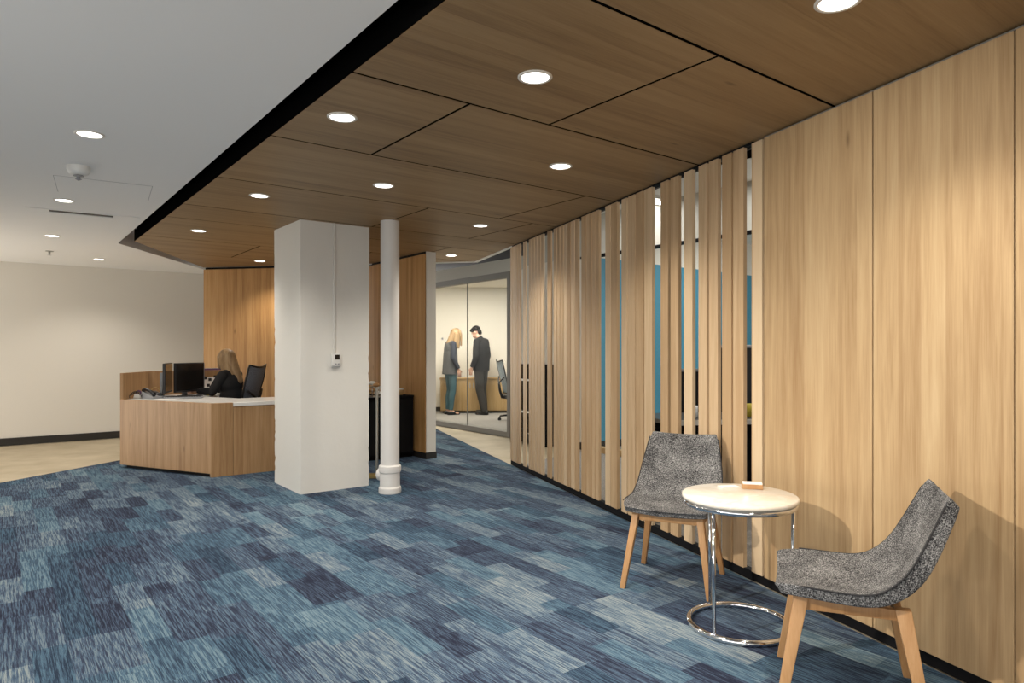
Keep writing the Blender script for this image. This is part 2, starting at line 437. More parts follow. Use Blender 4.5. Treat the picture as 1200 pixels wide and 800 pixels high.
# slat screen
screen = tag(empty('slat_screen', (*W(0, 0), 0)), 'floor to ceiling oak slat screen with irregular gaps beside the oak wall panels', 'screen')
sl = []
def run(u0, u1, n):
    a, b = S(u0), S(u1); w = (b - a) / n
    for k in range(n): sl.append((a + k * w, a + (k + 1) * w - .014))
run(598, 610.0, 4); run(612.9, 616.8, 1); run(619.6, 637.4, 5); run(641.2, 646.2, 1); run(648.6, 664.6, 4); run(664.6, 678.3, 3)
run(681.2, 687.2, 1); run(687.2, 693.4, 1); run(693.4, 702.3, 2); run(709.2, 715.8, 1); run(715.8, 723.8, 1); run(728.2, 735.4, 1)
for a, b in ((736, 743.6), (745, 753), (755, 764), (774, 782.5), (785.6, 794.7), (801.4, 811.2), (818.4, 828), (830.6, 841), (846, 856.8), (859, 871), (880.6, 892.8)): sl.append((S(a), S(b)))
for a, b in sl:
    dp = .015 if a < S(690) else .024
    bm = bmesh.new(); prism(bm, [W(a, 0), W(b, 0), W(b, -dp), W(a, -dp)], .05, ZC - .012, .0012)
    o = obj('slat', bm, M['oak_slat'], screen); o.matrix_parent_inverse = Matrix.Translation(V3((*W(0, 0), 0))).inverted()
for nm, z0, z1 in (('header_rail', ZC - .014, ZC), ('base_rail', 0, .052)):
    bm = bmesh.new(); prism(bm, [W(S(598), -.006), W(S(880.5), -.006), W(S(880.5), -.045), W(S(598), -.045)], z0, z1)
    o = obj(nm, bm, M['black'], screen); o.matrix_parent_inverse = Matrix.Translation(V3((*W(0, 0), 0))).inverted()

# ------------------------------------------------------------------ rooms behind the slats and the glass
PD = 5.86
wall('wall_bulkhead', G(1.5, PD), E1, 5.8, .14, 2.42, 2.9, 'grey_wall', E2)
wall('trim_4', G(1.5, PD - .01), E1, 4.7, .1, 2.395, 2.42, 'black', E2)
wall('wall_soffit', G(7.3, PD - .02), E1, 3.4, .16, 2.375, 2.56, 'grey_wall', E2, 'grey band over the glass office front')
bc = V3((.93, 8.42))
wall('wall_partition', G(6.12, PD), E1, 1.52, .10, 0, 2.42, 'office_wall', E2)
wall('baseboard_partition', G(6.10, PD - .012), E1, 1.5, .012, .0, .09, 'dark_base', E2)
wall('wall_blue', bc, E2, 4.7, .1, 0, 2.42, 'blue_wall', E1, 'blue wall seen through the slats')
wall('wall_blue_upper', bc, E2, 4.7, .1, 2.42, 3.0, 'white_wall', E1)
wall('baseboard_blue', bc + -E1 * .014, E2, 4.7, .014, .0, .09, 'dark_base', E1)
wall('wall_far', G(-1, 10.6), E1, 7.1, .1, 0, 3.0, 'white_wall', E2)
wall('wall_end', V3((3.9, -2.2)), (.3, 1), 6.2, .1, 0, 3.0, 'white_wall')
bm = bmesh.new(); prism(bm, [W(0, -.12), W(7.6, -.12), V3((9, 1)), V3((8.5, 12)), G(6.2, 10.6), G(6.6, PD)], 2.9, 2.94)
struct(obj('ceiling_office', bm, M['white_ceil']))
bm = bmesh.new(); prism(bm, [W(0.05, -.06), W(7.6, -.06), V3((9, 1)), V3((8.5, 12)), G(6.15, 10.6), G(6.15, PD)], -.005, .002)
struct(obj('floor_office', bm, M['grey_carpet']))
# glass front beside the blue wall: sill, posts, pane
gp = tag(empty('glass_partition', (*G(4.0, PD), 0)), 'glazed partition with a beige sill in front of the blue wall behind the slats', 'partition')
def kid(o, e): o.matrix_parent_inverse = (Matrix.Translation(e.location) @ e.rotation_euler.to_matrix().to_4x4()).inverted(); return o
bm = bmesh.new(); prism(bm, rect(G(1.6, PD - .03), E1, 4.48, .1, E2), .002, .07); kid(obj('sill', bm, M['oak_cab'], gp), gp)
bm = bmesh.new(); prism(bm, rect(G(1.6, PD + .01), E1, 4.48, .008, E2), .07, 2.395); kid(obj('glass_pane', bm, M['glass'], gp), gp)

# glass office front
go = tag(empty('glass_office_front', (*G(7.64, PD), 0)), 'frameless glass office front with a metal frame beyond the stub wall', 'glass wall')
bm = bmesh.new(); prism(bm, rect(G(7.64, PD - .02), E1, 2.9, .10, E2), 0, .075); kid(obj('sill', bm, M['alu'], go), go)
bm = bmesh.new(); prism(bm, rect(G(7.64, PD - .02), E1, 2.9, .10, E2), 2.29, 2.374); kid(obj('head_frame', bm, M['alu'], go), go)
bm = bmesh.new(); prism(bm, rect(G(7.64, PD - .02), E1, .07, .10, E2), .075, 2.29); kid(obj('jamb', bm, M['alu'], go), go)
for a, b in ((7.71, 8.79), (8.795, 10.5)):
    bm = bmesh.new(); prism(bm, rect(G(a, PD + .02), E1, b - a, .012, E2), .075, 2.29); kid(obj('glass_pane', bm, M['glass'], go), go)
bm = bmesh.new(); prism(bm, rect(G(8.787, PD + .018), E1, .009, .016, E2), .075, 2.29); kid(obj('joint', bm, M['alu'], go), go)
# office interior
bm = bmesh.new(); prism(bm, [V3((-3.4, 14.0)), V3((-.1, 9.75)), V3((.2, 9.6)), V3((3.2, 13)), V3((3.2, 14.6))], -.004, .008)
struct(obj('floor_meeting', bm, M['grey_carpet']))
bw = V3((-2.6, 13.72)); bd = V3((1, .05)).normalized()
wall('wall_meeting', bw, bd, 5.5, .1, 0, 2.55, 'office_wall', None, 'cream wall of the glass office')
wall('baseboard_meeting', bw + V3((0, -.014)), bd, 5.5, .014, 0, .09, 'dark_base')
wall('wall_meeting_side', G(10.6, PD - .06), (-.36, 1), 2.6, .1, 0, 2.55, 'office_wall')
bm = bmesh.new(); prism(bm, [V3((-3.4, 14.0)), G(10.6, PD), G(7.6, PD + .1), V3((1.2, 8.8)), V3((3.8, 11)), V3((3.2, 14.6))], 2.53, 2.56)
struct(obj('ceiling_meeting', bm, M['office_wall']))
# grey ductwork in the open ceiling over the corridor
bm = bmesh.new(); tube(bm, [(-2.6, 9.5, 2.72), (-.25, 8.2, 2.72)], .09, 16)
tag(obj('duct', bm, M['steel'], None, True), 'grey round duct in the dark ceiling above the glass office front', 'duct')
bm = bmesh.new(); tube(bm, [(*G(7.72, 1.0), 2.53), (*G(7.86, 1.3), 2.53)], .045, 14)
tag(obj('conduit_elbow', bm, M['grey_plastic'], None, True), 'pale pipe end in the black slot at the far tip of the timber ceiling', 'pipe')

# ------------------------------------------------------------------ column
def column():
    bm = bmesh.new(); a0, a1, c0, c1 = 5.735, 6.42, 2.105, 2.752
    nz = 110; per = []
    nA, nC = 14, 22
    for k in range(nC): per.append((a0, c0 + (c1 - c0) * k / nC))
    for k in range(nA): per.append((a0 + (a1 - a0) * k / nA, c1))
    for k in range(nC): per.append((a1, c1 + (c0 - c1) * k / nC))
    for k in range(nA): per.append((a1 + (a0 - a1) * k / nA, c0))
    from mathutils import noise as mn
    rings = []
    for i in range(nz + 1):
        z = ZC * i / nz; r = []
        for a, c in per:
            da, dc = min(a - a0, a1 - a), min(c - c0, c1 - c)
            corner = max(0, 1 - max(da, dc) / .035)
            wgt = min(1, max(0, (1.75 - z) / .5)) * .9 + .1
            n = mn.noise(V3((a * 9, c * 9, z * 7)))
            k = mn.noise(V3((a * 30, c * 30, z * 26 + 5)))
            cut = corner * wgt * (.003 + .009 * max(0, k)) 
            aa = a + (1 if a < (a0 + a1) / 2 else -1) * (cut if corner else 0) + n * .0025
            cc = c + (1 if c < (c0 + c1) / 2 else -1) * (cut if corner else 0) + n * .0025
            q = G(aa, cc); r.append(bm.verts.new((q.x, q.y, z)))
        rings.append(r)
    n = len(per)
    for i in range(nz):
        for k in range(n): bm.faces.new((rings[i][k], rings[i][(k + 1) % n], rings[i + 1][(k + 1) % n], rings[i + 1][k]))
    bm.faces.new(rings[0][::-1]); bm.faces.new(rings[-1])
    return auto(obj('column', bm, M['col_paint']), 35)
struct(column(), 'square white rough plastered column')

def on_col(u, z, out=0):      # point on the lobby face of the column
    # intersect sight line through column u with plane d1 = 5.735
    k = V3(((u - 600) / F, 1)); y = (5.735 - out) / k.dot(E1); return k * y
# conduit and thermostat
cu = on_col(392.2, 0, 0)
dzt = lambda v, y: EYE + (HZ - v) / F * y
th_z0, th_z1 = dzt(429.7, cu.y), dzt(414, cu.y)
bm = bmesh.new(); prism(bm, rect(cu - E1 * .011 - E2 * .016, E2, .022, .0105, E1), th_z1 + .002, ZC, .003)
tag(auto(obj('cable_raceway', bm, M['col_paint'])), 'thin white cable raceway running down the column to the thermostat', 'conduit')
tt = tag(empty('thermostat', (*cu, th_z0)), 'small white wall thermostat with dark display on the column', 'thermostat')
bm = bmesh.new(); prism(bm, rect(cu - E1 * .024 - E2 * .038, E2, .084, .0235, E1), th_z0, th_z1, .004); kid(auto(obj('case', bm, M['white_plastic'], tt)), tt)
bm = bmesh.new(); prism(bm, rect(cu - E1 * .0262 - E2 * .006, E2, .042, .002, E1), th_z0 + .065, th_z0 + .108); kid(obj('display', bm, M['screen'], tt), tt)
bm = bmesh.new(); prism(bm, rect(cu - E1 * .0265 - E2 * .008, E2, .016, .003, E1), th_z0 + .02, th_z0 + .032); prism(bm, rect(cu - E1 * .0265 + E2 * .018, E2, .016, .003, E1), th_z0 + .02, th_z0 + .032)
kid(obj('button', bm, M['grey_plastic'], tt), tt)
bm = bmesh.new(); prism(bm, rect(cu - E1 * .0262 - E2 * .036, E2, .08, .002, E1), th_z0 + .002, th_z0 + .01); kid(obj('lower_lip', bm, M['grey_plastic'], tt), tt)

# ------------------------------------------------------------------ drain pipe
pc = V3((-1.073, 5.925))
pp = tag(empty('drain_pipe', (*pc, 0)), 'round white painted floor to ceiling pipe with cleanout beside the square column', 'pipe')
R = .0815
bm = bmesh.new(); lathe(bm, [(R, .20), (R, ZC)], seg=40); auto(obj('shaft', bm, M['pipe_paint'], pp), 50)
bm = bmesh.new()
lathe(bm, [(.097, 0), (.099, .012), (.097, .045), (.088, .06), (.088, .175), (.096, .185), (.0985, .21), (.0965, .235), (.0835, .247), (.0835, .252)], seg=40)
auto(obj('hub', bm, M['pipe_paint'], pp), 25)
bm = bmesh.new(); dv = V3((-.93, .36, 0))
tube(bm, [dv * .06 + V3((0, 0, .155)), dv * .105 + V3((0, 0, .155)), dv * .113 + V3((0, 0, .155)), dv * .118 + V3((0, 0, .155))], [.056, .056, .05, .036], 28)
auto(obj('cleanout_cap', bm, M['pipe_paint'], pp), 50)

# ------------------------------------------------------------------ counter behind the column with coffee things
cb = tag(empty('credenza', (*G(6.45, 3.3), 0)), 'low black credenza standing behind the white pipe against the stub wall', 'cabinet')
q0 = G(6.98, 3.91); 
bm = bmesh.new(); prism(bm, rect(q0, -E2, 1.15, .46, E1), .04, .70, .004); kid(obj('body', bm, M['black'], cb), cb)
bm = bmesh.new(); prism(bm, rect(q0 - E1 * .015 , -E2, 1.17, .49, E1), .70, .722, .003); kid(obj('top', bm, M['black'], cb), cb)
for k in range(2):
    bm = bmesh.new(); prism(bm, rect(q0 - E1 * .018 - E2 * (.02 + .57 * k), -E2, .55, .016, E1), .06, .685, .003); d = kid(obj('door', bm, M['black'], cb), cb)
bm = bmesh.new(); prism(bm, rect(q0 + E1 * .03, -E2, 1.12, .4, E1), 0, .04); kid(obj('plinth', bm, M['black'], cb), cb)
def onc(u, y, zz): p = at(u, y); return (p.x, p.y, zz)
wb = tag(empty('wire_basket', onc(436.5, 7.6, .722)), 'small wire basket of wrapped snacks on the black credenza', 'basket'); wb.scale = (1.5, 1.5, 1.5)
bm = bmesh.new()
for k in range(9):
    a = 2 * PI * k / 9; tube(bm, [(.07 * math.cos(a), .07 * math.sin(a), .003), (.085 * math.cos(a), .085 * math.sin(a), .075)], .003, 6)
for r, z in ((.07, .004), (.086, .075)): tube(bm, [(r * math.cos(2 * PI * k / 20), r * math.sin(2 * PI * k / 20), z) for k in range(20)], .003, 6, True)
obj('basket_wire', bm, M['steel'], wb, True)
bm = bmesh.new(); lathe(bm, [(.069, 0), (.069, .006)], seg=20); obj('basket_floor', bm, M['steel'], wb)
for k in range(7):
    bm = bmesh.new(); a = k * 2.4; ball(bm, (.038 * math.cos(a), .038 * math.sin(a), .03 + .012 * k), (.026, .019, .017), seg=10)
    o = obj('wrapped_sweet', bm, [M['paper'], M['brass'], M['oak_leg']][k % 3], None, True); o.location = wb.location; o.scale = (1.5, 1.5, 1.5)
    tag(o, 'wrapped snack lying in the wire basket on the black credenza', 'snack', 'snacks in the wire basket')
cp = tag(empty('paper_cup', onc(470, 7.95, .722)), 'paper cup on the black credenza right of the white pipe', 'cup')
bm = bmesh.new(); lathe(bm, [(.022, 0), (.03, .065)], seg=20); obj('cup_body', bm, M['oak_cab'], cp, True)
bm = bmesh.new(); lathe(bm, [(.032, .062), (.032, .07), (.026, .076)], seg=20); obj('lid', bm, M['paper'], cp)
# metal stanchion left of the pipe
sp = at(441.6, 6.62)
stn = tag(empty('stanchion', (*sp, 0)), 'slim grey metal post on a brass foot between column and pipe', 'post')
bm = bmesh.new(); lathe(bm, [(.014, .03), (.014, .875), (.010, .885)], seg=16); auto(obj('post', bm, M['steel'], stn))
bm = bmesh.new(); box(bm, -.09, .05, -.06, .06, 0, .032, .004); obj('foot', bm, M['brass'], stn)

# ------------------------------------------------------------------ reception desk
A = P(247.5, 559.5, 0)                     # floor corner of front panel and return
fd = V3((-2.2, 1)).normalized()            # along the front panel, to the left
Bp = A + fd * 1.335                        # left end
rd = E2                                    # along the right face
inn = V3((fd.y, -fd.x)) * -1               # inward normal of front panel (towards the wall)
if inn.y < 0: inn = -inn
desk = tag(empty('reception_desk', (*A, 0)), 'angular oak reception desk with white worktop left of the column', 'desk')
def dk(name, bm, mat): return kid(obj(name, bm, M[mat], desk), desk)
bm = bmesh.new(); prism(bm, [A, Bp, Bp + inn * .035, A + inn * .02 + rd * .035], .036, .725, .002); dk('front_panel', bm, 'oak_desk')
bm = bmesh.new(); prism(bm, [A + inn * .05, Bp + inn * .05 - fd * .04, Bp + inn * .07 - fd * .04, A + inn * .07 + rd * .03], 0, .036); dk('kick', bm, 'black')
bm = bmesh.new(); prism(bm, [A, A + rd * .205, A + rd * .205 + E1 * .05, A + E1 * .05], .0, .725, .002); dk('return_panel', bm, 'oak_desk')
bm = bmesh.new(); prism(bm, [A + rd * .208 , A + rd * 1.02, A + rd * 1.02 + E1 * .04, A + rd * .208 + E1 * .04], .0, .684, .002); dk('side_panel', bm, 'oak_desk')
bm = bmesh.new(); prism(bm, [A + rd * .206 - E1 * .012, A + rd * 1.05 - E1 * .012, A + rd * 1.05 + E1 * .60, A + rd * .45 + E1 * .60, A + rd * .206 + E1 * .30], .688, .725, .003); dk('return_top', bm, 'white_top')
C1 = Bp + V3((-.1, 1)).normalized() * .62
bk = E2
TT = [A + inn * .036 + rd * .06, Bp + inn * .04 + V3((.035, 0)), C1 + V3((.04, 0)), C1 + bk * .95 - E1 * .01, V3((-3.50, 8.05)), V3((-3.44, 7.60)), A + rd * .45 + E1 * .55, A + rd * .205 + E1 * .30, A + rd * .205 + E1 * .051]
bm = bmesh.new(); prism(bm, TT, .688, .724); dk('worktop', bm, 'white_top')
bm = bmesh.new(); prism(bm, [Bp, C1, C1 + V3((.03, .005)), Bp + V3((.03, .012))], .036, 1.005, .002); dk('end_panel', bm, 'oak_desk')
bm = bmesh.new(); prism(bm, [C1, C1 + bk * .98, C1 + bk * .98 + E1 * .03, C1 + E1 * .03], .036, 1.005, .002); dk('back_panel', bm, 'oak_desk')
ZD = .725
def on_desk(u, v, z=ZD): p = P(u, v, z); return V3((p.x, p.y, z))

# monitors
def monitor(name, c, face, w, h, label, mat_back='grey_plastic'):
    """c: foot centre; face: 2-D direction the screen looks"""
    f = V3(face).normalized(); rz = math.atan2(f.y, f.x)
    m = tag(empty(name, (c.x, c.y, ZD), rz), label, 'monitor', None)
    bm = bmesh.new(); box(bm, -.006, .022, -w / 2, w / 2, .050, .055 + h, .006); auto(obj('housing', bm, M['black_plastic'], m))
    bm = bmesh.new(); box(bm, .0215, .0228, -w / 2 + .012, w / 2 - .012, .072, .055 + h - .012); obj('screen', bm, M['screen'], m)
    bm = bmesh.new(); box(bm, -.05, -.006, -w * .3, w * .3, .12, h - .05, .012); auto(obj('rear_cover', bm, M[mat_back], m))
    bm = bmesh.new(); beam(bm, (-.055, 0, .006), (-.04, 0, .25), .07, .02); obj('stand', bm, M['grey_plastic'], m)
    bm = bmesh.new(); box(bm, -.085, .075, -.09, .09, 0, .012, .004); auto(obj('foot', bm, M['black_plastic'], m))
    bm = bmesh.new(); box(bm, -.0065, .0225, w / 2 + .0002, w / 2 + .004, .057, .053 + h); obj('side_trim', bm, M['grey_plastic'], m)
    return m
monitor('monitor', at(221, 7.68), (.97, -.25), .46, .325, 'black computer monitor nearest the receptionist on the desk')
monitor('monitor', at(195.5, 7.50), (.95, .31), .46, .325, 'black computer monitor beside the desk phone, its grey edge showing')

# phone
ph = tag(empty('desk_phone', on_desk(181, 466.5), -.5), 'grey and black desk telephone with a coiled cord on the desk corner', 'telephone')
bm = bmesh.new(); hexa(bm, [(-.10, -.09, 0), (.10, -.09, 0), (.10, .09, 0), (-.10, .09, 0)], [(-.10, -.085, .075), (.095, -.085, .02), (.095, .085, .02), (-.10, .085, .075)], .005); auto(obj('base', bm, M['grey_plastic'], ph))
bm = bmesh.new(); tube(bm, [(-.10, -.06, .085), (-.06, -.062, .10), (.03, -.062, .078), (.09, -.06, .045)], [.022, .016, .016, .023], 12); obj('handset', bm, M['black_plastic'], ph, True)
bm = bmesh.new(); hexa(bm, [(-.08, 0, .0705), (-.03, 0, .0567), (-.03, .07, .0567), (-.08, .07, .0705)], [(-.08, 0, .0735), (-.03, 0, .0597), (-.03, .07, .0597), (-.08, .07, .0735)]); obj('display', bm, M['screen'], ph)
for r in range(3):
    for c in range(3):
        bm = bmesh.new(); x, y = -.005 + r * .028, .005 + c * .025; z = .075 - (x + .1) / .195 * .055
        box(bm, x, x + .018, y, y + .016, z - .004, z + .004); obj('key', bm, M['black_plastic'], ph)
bm = bmesh.new()
tube(bm, [(-.09 - .0008 * k + .012 * math.cos(k * .9), -.08 - .0016 * k + .0, .02 + .012 * math.sin(k * .9) + .05 * math.sin(k / 70 * PI)) for k in range(70)], .003, 6)
obj('coiled_cord', bm, M['black_plastic'], ph, True)
cd = on_desk(177, 465.5)
bm = bmesh.new(); tube(bm, [cd + V3((-.10 + .012 * k, .10 + .003 * k, .004 + .10 * math.sin(k / 14 * PI))) for k in range(15)], .004, 8)
tag(obj('cable_loop', bm, M['brass'], None, True), 'tan cable arching behind the desk phone', 'cable')
bx = tag(empty('tape_dispenser', on_desk(162.5, 466.2), .3), 'small pale tape dispenser left of the desk phone', 'dispenser')
bm = bmesh.new(); hexa(bm, [(-.05, -.02, 0), (.05, -.02, 0), (.05, .02, 0), (-.05, .02, 0)], [(-.04, -.018, .045), (.02, -.018, .05), (.02, .018, .05), (-.04, .018, .045)], .004); auto(obj('body', bm, M['white_plastic'], bx))
bm = bmesh.new()
tube(bm, [(0.0 + .02 * math.cos(2 * PI * k / 16), 0, .058 + .02 * math.sin(2 * PI * k / 16)) for k in range(16)], .009, 8, True); obj('tape_roll', bm, M['purple'], bx, True)
# keyboard, mouse, papers
kb = tag(empty('keyboard', V3((-3.57, 7.33, ZD)), -1.25), 'dark keyboard in front of the monitors on the white worktop', 'keyboard')
bm = bmesh.new(); box(bm, -.065, .065, -.19, .19, 0, .018, .004); auto(obj('base', bm, M['grey_plastic'], kb))
bm = bmesh.new()
for r in range(5):
    for c in range(14): box(bm, -.058 + r * .0235, -.04 + r * .0235, -.18 + c * .0258, -.159 + c * .0258, .0175, .025)
k_ = obj('keys', bm, M['black_plastic'], kb); k_['kind'] = 'stuff'
ms = tag(empty('mouse', on_desk(233.5, 465), 2.6), 'black computer mouse beside the receptionist hand', 'mouse')
bm = bmesh.new(); ball(bm, (0, 0, .002), (.055, .032, .034)); bmesh.ops.bisect_plane(bm, geom=bm.verts[:] + bm.edges[:] + bm.faces[:], plane_co=(0, 0, 0), plane_no=(0, 0, -1), clear_outer=True); obj('shell', bm, M['black_plastic'], ms, True)
bm = bmesh.new(); tube(bm, [(.03, -.004, .03), (.03, .004, .03)], .008, 10); obj('wheel', bm, M['grey_plastic'], ms)
for (u, v, rz, w, h, lab, mt_) in ((246, 463.0, .4, .18, .24, 'white sheet of paper lying on the worktop near the keyboard', 'paper'), (196, 467.6, -.3, .21, .25, 'white paper sheet lying between phone and keyboard', 'paper'), (247, 463.4, .9, .09, .06, 'yellow note lying on the worktop before the receptionist', 'yellow')):
    bm = bmesh.new(); box(bm, -w / 2, w / 2, -h / 2, h / 2, 0, .0025 if mt_ == 'paper' else .004)
    o = obj('paper_sheet' if mt_ == 'paper' else 'sticky_note', bm, M[mt_]); o.location = on_desk(u, v) + V3((0, 0, .0005 if mt_ == 'paper' else .0035)); o.rotation_euler.z = rz; tag(o, lab, 'paper' if mt_ == 'paper' else 'note')
# leaflet with purple heading pinned up behind the desk
lf = at(253.5, 8.20)
lfl = tag(empty('notice_sheet', (*lf, ZD), math.atan2(E2.y, E2.x)), 'white notice with purple heading and small photos standing before the receptionist', 'notice')
bm = bmesh.new(); hexa(bm, [(-.17, .02, 0), (.17, .02, 0), (.17, .026, 0), (-.17, .026, 0)], [(-.17, .06, .305), (.17, .06, .305), (.17, .066, .305), (-.17, .066, .305)]); obj('sheet', bm, M['paper'], lfl)
bm = bmesh.new(); hexa(bm, [(-.13, .0505, .25), (.17, .0505, .25), (.17, .053, .25), (-.13, .053, .25)], [(-.13, .0575, .302), (.17, .0575, .302), (.17, .06, .302), (-.13, .06, .302)]); obj('heading_band', bm, M['purple'], lfl)
for x, z in ((-.13, .17), (-.08, .15), (-.02, .19), (.05, .16), (-.10, .08), (-.03, .07), (.06, .09)):
    y = .02 + .04 * z / .305 - .0022
    bm = bmesh.new(); hexa(bm, [(x, y, z), (x + .035, y, z), (x + .035, y + .002, z), (x, y + .002, z)], [(x, y + .004, z + .035), (x + .035, y + .004, z + .035), (x + .035, y + .006, z + .035), (x, y + .006, z + .035)]); obj('photo', bm, M['black_plastic'], lfl)
mg = tag(empty('mug', V3((*at(243.5, 8.0), ZD))), 'white mug on the worktop right of the black monitor', 'mug')
bm = bmesh.new(); lathe(bm, [(.032, 0), (.037, .01), (.038, .085), (.034, .085), (.033, .012)], seg=20); obj('cup', bm, M['white_plastic'], mg, True)
bm = bmesh.new(); tube(bm, [(.036 + .022 * math.sin(k / 8 * PI), 0, .02 + .05 * k / 8) for k in range(9)], .005, 8); obj('handle', bm, M['white_plastic'], mg, True)

# ------------------------------------------------------------------ office chair
def office_chair(loc, rz, label, fabric='mesh_fabric'):
    c = tag(empty('office_chair', (*loc, 0), rz), label, 'chair')
    for k in range(5):
        a = 2 * PI * k / 5 + .3; x, y = math.cos(a), math.sin(a)
        bm = bmesh.new(); beam(bm, (.03 * x, .03 * y, .115), (.29 * x, .29 * y, .085), .05, .04, .032, .024); auto(obj('base_leg', bm, M['black_plastic'], c))
        bm = bmesh.new()
        for s in (-1, 1): tube(bm, [(.295 * x - y * .012 * s - y * .008 * s, .295 * y + x * .012 * s + x * .008 * s, .03), (.295 * x - y * .006 * s, .295 * y + x * .006 * s, .03)], .03, 14)
        tube(bm, [(.29 * x, .29 * y, .03), (.29 * x, .29 * y, .085)], .01, 8); auto(obj('caster', bm, M['black_plastic'], c))
    bm = bmesh.new(); lathe(bm, [(.045, .09), (.045, .14), (.028, .145), (.028, .36), (.06, .37), (.06, .40)], seg=20); auto(obj('gas_lift', bm, M['black_plastic'], c))
    bm = bmesh.new()
    rows_ = []
    for i in range(9):
        u = i / 8; x = -.22 + .47 * u; w = .24 * (1 - .12 * (2 * u - 1) ** 4)
        rows_.append([(x, w * (j / 5 - 1), .455 + .012 * (j / 5 - 1) ** 2 - .035 * max(0, u - .75) * 4 * .4) for j in range(11)])
    grid(bm, rows_); o = obj('seat', bm, M['black_plastic'], c, True)
    md = o.modifiers.new('t', 'SOLIDIFY'); md.thickness = .05; md.offset = -1
    md = o.modifiers.new('s', 'SUBSURF'); md.levels = md.render_levels = 1
    def back(u, t):   # u 0..1 up, t -1..1 across
        z = .50 + .55 * u; x = -.23 - .05 * math.sin(u * PI) * .4 - .11 * u * u + .05 * t * t * (1 - .4 * u)
        w = .16 + .075 * math.sin(min(1, u * 1.25) * PI / 2) - .02 * max(0, u - .8) * 5
        return V3((x, w * t, z + (.028 * t * t if u > .9 else 0)))
    bm = bmesh.new(); grid(bm, [[back(i / 14, j / 6 - 1) for j in range(13)] for i in range(15)])
    o = obj('backrest', bm, M[fabric], c, True); md = o.modifiers.new('t', 'SOLIDIFY'); md.thickness = .010
    bm = bmesh.new()
    tube(bm, [back(i / 14, -1) for i in range(15)] + [back(1, j / 6 - 1) for j in range(1, 12)] + [back(1 - i / 14, 1) for i in range(15)] + [back(0, 1 - j / 6) for j in range(1, 12)], .011, 8, True)
    obj('back_frame', bm, M['black_plastic'], c, True)
    bm = bmesh.new(); tube(bm, [(-.05, 0, .40), (-.26, 0, .43), (-.30, 0, .55), (-.315, 0, .68)], [.03, .03, .024, .02], 10)
    for s in (-1, 1): tube(bm, [(-.315, 0, .66), (-.30, .1 * s, .72), (-.27, .19 * s, .78)], .013, 8)
    obj('back_spine', bm, M['black_plastic'], c, True)
    for s in (-1, 1):
        bm = bmesh.new(); tube(bm, [(-.06, .22 * s, .42), (-.06, .29 * s, .44), (-.07, .30 * s, .60), (-.03, .295 * s, .655)], [.02, .02, .017, .017], 10); a_ = obj('arm', bm, M['black_plastic'], c, True)
        bm = bmesh.new(); box(bm, -.14, .12, .255 * s if s > 0 else -.335, .335 if s > 0 else -.255, .652, .682, .012); auto(obj('arm_pad', bm, M['black_plastic'], a_))
    return c

